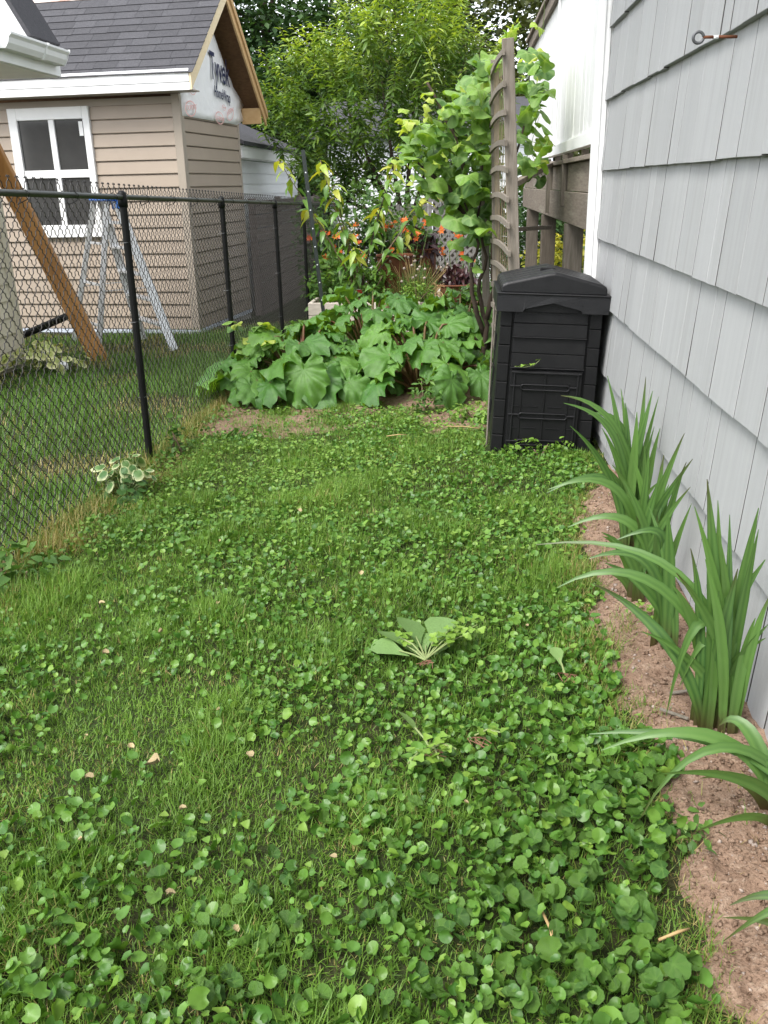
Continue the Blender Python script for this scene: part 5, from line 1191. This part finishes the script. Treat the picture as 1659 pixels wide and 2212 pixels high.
daylily(-.65, 10.9, 'orange daylily clump behind the rusty drums', 3, 22, F_(6, .32, .92, 1.18))
daylily(-.05, 11.5, 'orange daylily clump in front of the lattice screen', 4, 34, [(-.22, 0, 1.05), (-.10, -.05, .85), (-.28, 0, .80), (.0, -.05, .98), (.08, 0, .72), (-.42, .05, 1.1), (-.16, -.1, .78)])
daylily(.20, 11.9, 'leafy daylily clump at the foot of the lattice screen', 5, 40, [(-.02, 0, .62)])

ch = empty('chive_clump', (-.50, 9.85, .07), label='clump of chives with straw stalks and round seed heads in the raised bed', cat='chives')
g = np.random.default_rng(5); k = 420
M = frames(g.uniform(0, 6.3, k), PI / 2 - np.abs(g.normal(0, .42, k)), g.uniform(-.5, .5, k), 1.0) * np.stack([g.uniform(.25, .50, k), np.full(k, .005), g.uniform(.25, .50, k)], -1)[:, None, :]
P = np.stack([g.normal(0, .10, k), g.normal(0, .08, k), np.zeros(k)], -1)
o = link('foliage', scatter_mesh('foliage', bl_t[1][0], bl_t[1][1], M, P, m_chive, np.where(g.random(k) < .25, .9, g.uniform(0, .4, k))), ch); tag(o, kind='stuff')
sd_me = MB().loft([[(r * math.cos(a), r * math.sin(a), z) for a in np.linspace(0, 2 * PI, 9)[:-1]] for r, z in ((.002, -.014), (.012, -.008), (.016, .002), (.011, .011), (.002, .015))]).mesh('seed_head', m_seed, True)
r_ = random.Random(6)
for k in range(44):
    a = r_.uniform(0, 6.3); sp_ = r_.uniform(.05, .42) if k % 3 else r_.uniform(.35, .5); hz = r_.uniform(.28, .50) if sp_ < .3 else r_.uniform(.15, .42)
    t_ = Vector((math.cos(a) * sp_ * .9, math.sin(a) * sp_ * .6, hz)); b = Vector((t_.x * .25, t_.y * .25, 0))
    MB().tube(bez(b, b + Vector((0, 0, hz * .4)), b.lerp(t_, .7), t_, 5), .0028, 4).build('stalk', m_straw, ch)
    if k % 3 != 2: link('seed_head', sd_me, ch, t_)
for k in range(26):                                             # straw tussock falling over the bed corner
    b = Vector((.22, -.25, .06)); t_ = b + Vector((r_.uniform(-.02, .12), r_.uniform(-.2, -.02), r_.uniform(-.22, .2)))
    MB().tube(bez(b, b + Vector((.02, -.05, .12)), b.lerp(t_, .7) + Vector((.04, 0, .08)), t_, 6), .0025, 4).build('straw', m_straw, ch)

# maple seedling by the second post, variegated plants
map_ = empty('maple_seedling', (-1.52, 6.32, gzf(-1.52, 6.32)), label='pale green maple seedling beside the second fence post', cat='seedling')
r_ = random.Random(12)
for (tx, ty, tz) in ((-.08, 0, .55), (.10, .02, .52), (.22, -.02, .40), (-.02, -.05, .36), (.12, -.08, .46), (.02, .05, .42)):
    t_ = Vector((tx, ty, tz)); MB().tube(bez(Vector((0, 0, -.02)), Vector((0, 0, .2)), t_ * .8, t_, 6), [.006, .005, .004, .003, .003, .002], 5).build('stem', m_stem, map_)
    for q in range(3):
        M = frames(np.array([r_.uniform(0, 6.3)]), np.array([r_.gauss(-.15, .2)]), np.array([r_.gauss(0, .25)]), np.array([r_.uniform(.05, .08)]))[0]
        l = link('leaf', (gms_y if r_.random() < .4 else gms)[r_.randrange(5)], map_); p = t_ + Vector((r_.uniform(-.05, .05), r_.uniform(-.05, .05), r_.uniform(-.04, .02)))
        l.matrix_local = Matrix([list(M[r]) + [p[r]] for r in range(3)] + [[0, 0, 0, 1]])
def ovate(n, w, droop): return polar_leaf(lambda t: (.62 + .38 * math.cos(t)) * (1 if abs(t) < 2 else .7) * (w + (1 - w) * abs(math.cos(t))), n, 3, lambda q, t: -droop * q * q * max(0, math.cos(t)) + .14 * q * abs(math.sin(t)))
def varieg_plant(name, x, y, n, spread, h, size, mat, label, cat, seed, edge):
    r_ = random.Random(seed); o = empty(name, (x, y, gzf(x, y)), label=label, cat=cat); t3 = [ovate(14, .55, d) for d in (.2, .4, .6)]
    ms = []
    for V, F, ve in t3:
        rim = np.zeros(len(V)); rim[-14:] = 1.0
        if edge == 'none': rim[:] = 0
        if edge == 'mid': rim[:] = 0; rim[0] = 1; rim[1:15] = .35
        ms.append(leaf_mesh('leaf', (V, F, ve), mat, rim))
    for k in range(n):
        a = r_.uniform(0, 6.3); d = spread * r_.random() ** .6; p = Vector((math.cos(a) * d, math.sin(a) * d, h * r_.uniform(.35, 1) * (1 - .35 * d / spread)))
        MB().tube([(p.x * .2, p.y * .2, -.01), (p.x * .7, p.y * .7, p.z * .8), p], .0022, 4).build('stalk', m_stem, o)
        M = frames(np.array([a + r_.uniform(-.4, .4)]), np.array([r_.gauss(-.2, .3)]), np.array([r_.gauss(0, .3)]), np.array([size * r_.uniform(.7, 1.2)]))[0]
        l = link('leaf', ms[r_.randrange(3)], o); l.matrix_local = Matrix([list(M[r]) + [p[r]] for r in range(3)] + [[0, 0, 0, 1]])
    return o
varieg_plant('variegated_plant', -1.62, 4.02, 44, .15, .20, .046, m_varieg, 'cream edged variegated plant poking through the fence mesh', 'plant', 3, 'rim')
varieg_plant('dark_leaf_weed', -1.60, 3.88, 30, .13, .13, .042, m_weed, 'dark green broad leaved weed below the variegated plant', 'weed', 4, 'none')
varieg_plant('hosta', -3.62, 7.45, 80, .36, .30, .070, m_hosta, 'pale yellow variegated hosta at the foot of the cream wall', 'hosta', 5, 'rim')
varieg_plant('broadleaf_weed', -1.55, 2.78, 6, .08, .05, .055, m_violet_o, 'lone broad grey green leaf weed at the fence foot', 'weed', 6, 'none')

# ------------------------------------------------------------------ pulled weeds and litter on the lawn
SPAT = (np.array([(0, 0, 0), (.35, .12, .02), (.68, .27, .03), (.90, .22, .0), (1, .06, -.04), (1, -.06, -.04), (.90, -.22, .0), (.68, -.27, .03), (.35, -.12, .02), (.35, 0, -.01), (.68, 0, -.02), (.9, 0, -.04)]), [(0, 9, 1), (0, 8, 9), (9, 10, 2, 1), (9, 8, 7, 10), (10, 11, 3, 2), (10, 7, 6, 11), (11, 4, 3), (11, 6, 5), (11, 5, 4)])
def pulled(x, y, label, seed, leaves, sprigs):
    r_ = random.Random(seed); z = gzf(x, y) + .05; o = empty('pulled_weed', (x, y, z), label=label, cat='weed', group='pulled weeds wilting on the lawn')
    V, F = SPAT; lm = D.meshes.new('leaf'); lm.from_pydata(V.tolist(), [], F); lm.materials.append(m_cut)
    for p in lm.polygons: p.use_smooth = True
    for (az, L, tilt, w) in leaves:
        b = Vector((0, 0, 0)); d = Vector((math.cos(az), math.sin(az), math.tan(tilt)))
        MB().tube([b, b + d * L * .25 + Vector((0, 0, .004)), b + d * L * .55], [.003, .0025, .002], 5).build('stalk', m_palestem, o)
        M = frames(np.array([az]), np.array([tilt]), np.array([r_.gauss(0, .3)]), np.array([1.0]))[0] * np.array([L * .78, L * .85 * w, L * .78]); p = b + d * L * .32 + Vector((0, 0, -.006))
        l = link('leaf', lm, o); l.matrix_local = Matrix([list(M[r]) + [p[r]] for r in range(3)] + [[0, 0, 0, 1]])
    for (sx, sy, n) in sprigs:
        MB().tube([(0, 0, .005), (sx * .5, sy * .5, .03), (sx, sy, .03)], .0022, 5).build('stalk', m_palestem, o)
        for q in range(n):
            t = r_.uniform(.3, 1.1); p = Vector((sx * t + r_.uniform(-.02, .02), sy * t + r_.uniform(-.02, .02), .03 + r_.uniform(-.01, .02)))
            M = frames(np.array([r_.uniform(0, 6.3)]), np.array([r_.gauss(0, .3)]), np.array([r_.gauss(0, .3)]), np.array([r_.uniform(.010, .016)]))[0]
            l = link('leaflet', clm, o); l.matrix_local = Matrix([list(M[r]) + [p[r]] for r in range(3)] + [[0, 0, 0, 1]])
    rt = MB()
    for q in range(7): rt.tube([(0, 0, 0), (r_.uniform(-.02, .03), -.012 + r_.uniform(-.015, .01), .004), (r_.uniform(-.03, .05), -.03 + r_.uniform(-.02, .01), 0)], .0009, 4)
    tag(rt.build('roots', m_root, o), kind='stuff')
m_cut = leafmat('wilting_leaf', (.14, .24, .075), (.20, .31, .10), None, .25, .5, .3, rand=.6, noise=30)
m_palestem = pmat('pale_stem', (.18, .25, .09), (.21, .23, .10), 30, .5)
m_root = pmat('reddish_roots', (.24, .12, .08), (.17, .08, .05), 30, .8)
m_cl = leafmat('sprig_leaflet', (.14, .26, .04), (.20, .32, .05), None, .3, .45, .3, rand=.6)
clm = leaf_mesh('leaflet', polar_leaf(lambda t: .8 + .25 * math.cos(3 * t), 12, 1, lambda q, t: .2 * q), m_cl)
pulled(-.09, 2.26, 'pulled weed with large pale wilting leaves and clover sprigs on the lawn', 1, [(2.30, .19, .10, 1.0), (1.90, .19, .22, 1.15), (1.35, .20, .20, 1.1), (2.65, .17, .06, .95), (1.62, .14, .10, .9), (2.1, .11, .03, .9), (1.0, .12, .05, .9)], [(.10, .20, 18), (.14, .13, 18), (.09, .12, 14), (.15, .17, 14), (-.08, .08, 8)])
pulled(-.06, 1.80, 'small pulled weed with one pale leaf and loose sprigs', 2, [(2.15, .14, .2, .8)], [(.02, -.08, 9), (-.05, -.10, 8), (.06, -.04, 6)])
pulled(.30, 2.20, 'single pale cut leaf lying on the violets near the bed', 3, [(1.75, .10, .3, .9)], [])
pulled(.045, 1.86, 'reddish root tuft of a pulled weed on the lawn', 4, [], [(.06, -.02, 4)])
r_ = random.Random(19)
dlm = [leaf_mesh('fallen_leaf', polar_leaf(lambda t: (.55 + .45 * math.cos(t)) * (.6 + .4 * abs(math.cos(t))) + .1, 12, 2, lambda q, t, c=c: c * q * q * abs(math.sin(t)) + .15 * math.sin(3 * t) * q * q), m_dry) for c in (.6, 1.0, .3)]
SPOTS = [(-.71, 1.72), (-.80, 1.78), (-.86, 1.66), (-.60, 1.55), (-.78, 1.44), (-.93, 1.83), (-1.05, 2.25), (-.92, 2.40), (-1.20, 2.60), (-.80, 2.62), (-.62, 1.95), (-.50, 1.76), (-.35, 2.9), (-.95, 3.2), (-1.30, 3.3), (-.70, 3.6), (-1.52, 4.5), (-1.50, 4.62), (-1.46, 4.78), (-.22, 5.3), (-.50, 4.9), (.22, 2.5), (.02, 1.6), (-.55, 1.30), (.10, 3.7), (-.40, 1.22), (-.25, 1.42)]
for i, (x, y) in enumerate(SPOTS):
    lf = link('fallen_leaf', dlm[i % 3], None, (x, y, gzf(x, y) + .045), (r_.uniform(-.4, .4), r_.uniform(-.4, .4), r_.uniform(0, 6.3)), r_.choice((.008, .010, .012, .016, .021)) if i else .030)
    lab_ = 'largest curled tan dry leaf lying in open lawn grass' if i == 0 else 'dry leaf lying at the foot of the fence post with the weed' if 16 <= i <= 18 else 'tiny dry leaf lying on the lawn in front of the rhubarb' if i in (19, 20) else 'small dry leaf caught among the violets near the planting bed' if i in (21, 22, 24) else 'small curled tan dry leaf lying in the lawn grass'
    tag(lf, lab_, 'fallen leaf', 'curled dry leaves scattered on the lawn')
dlm[0]
for i, (a, b) in enumerate((((.16, 1.30), (.17, 1.19)), ((.36, 1.24), (.42, 1.27)), ((.12, 5.15), (-.08, 5.2)), ((-.42, 4.95), (-.30, 4.98)))):
    lab = ['dry pale stalk lying across the violet leaves', 'short split straw beside the dry pale stalk', 'long dry straw lying before the bin', 'bent dry stalk on the lawn before the rhubarb'][i]
    tag(MB().tube([(*a, gzf(*a) + .05), ((a[0] + b[0]) / 2 + .008, (a[1] + b[1]) / 2, gzf(*a) + .056), (*b, gzf(*b) + .05)], [.0028, .0032, .002], 6).build('dry_stalk', m_straw, smooth=True), lab, 'dry stalk')
for i, (x, y, L, a) in enumerate(((.56, 2.02, .075, 2.6), (.52, 1.93, .05, 2.4), (.60, 2.14, .05, 0.2), (.68, 1.30, .04, 1.9))):
    lab = ['long weathered wood chip on the soil beside the folded blade', 'short wood chip at the lawn edge of the bed', 'flat wood chip near the brown sheathed clump', 'small wood chip on the bare soil'][i]
    z = float(soil_z(np.array(x), np.array(y))) + .006; d = Vector((math.cos(a), math.sin(a), 0)) * L / 2; c = Vector((x, y, z))
    tag(MB().beam(c - d, c + d + Vector((0, 0, .003)), .010, .005).build('wood_chip', m_greywood, bevel=.001), lab, 'wood chip')
sp = empty('bindweed_sprig', (.36, 4.735, .37), label='wilted green sprig lying on the compost bin ledge', cat='sprig')
MB().tube([(-.07, -.003, -.012), (-.02, -.006, -.016), (.03, -.004, -.008), (.06, -.006, .02)], .0018, 5).build('stem', m_palestem, sp)
for q in range(9):
    M = frames(np.array([r_.uniform(0, 6.3)]), np.array([.4]), np.array([r_.gauss(0, .5)]), np.array([r_.uniform(.006, .014)]))[0]
    l = link('leaflet', clm, sp); p = Vector((-.06 + .015 * q, -.008, -.012 + .002 * q + (.02 if q > 6 else 0))); l.matrix_local = Matrix([list(M[r]) + [p[r]] for r in range(3)] + [[0, 0, 0, 1]])
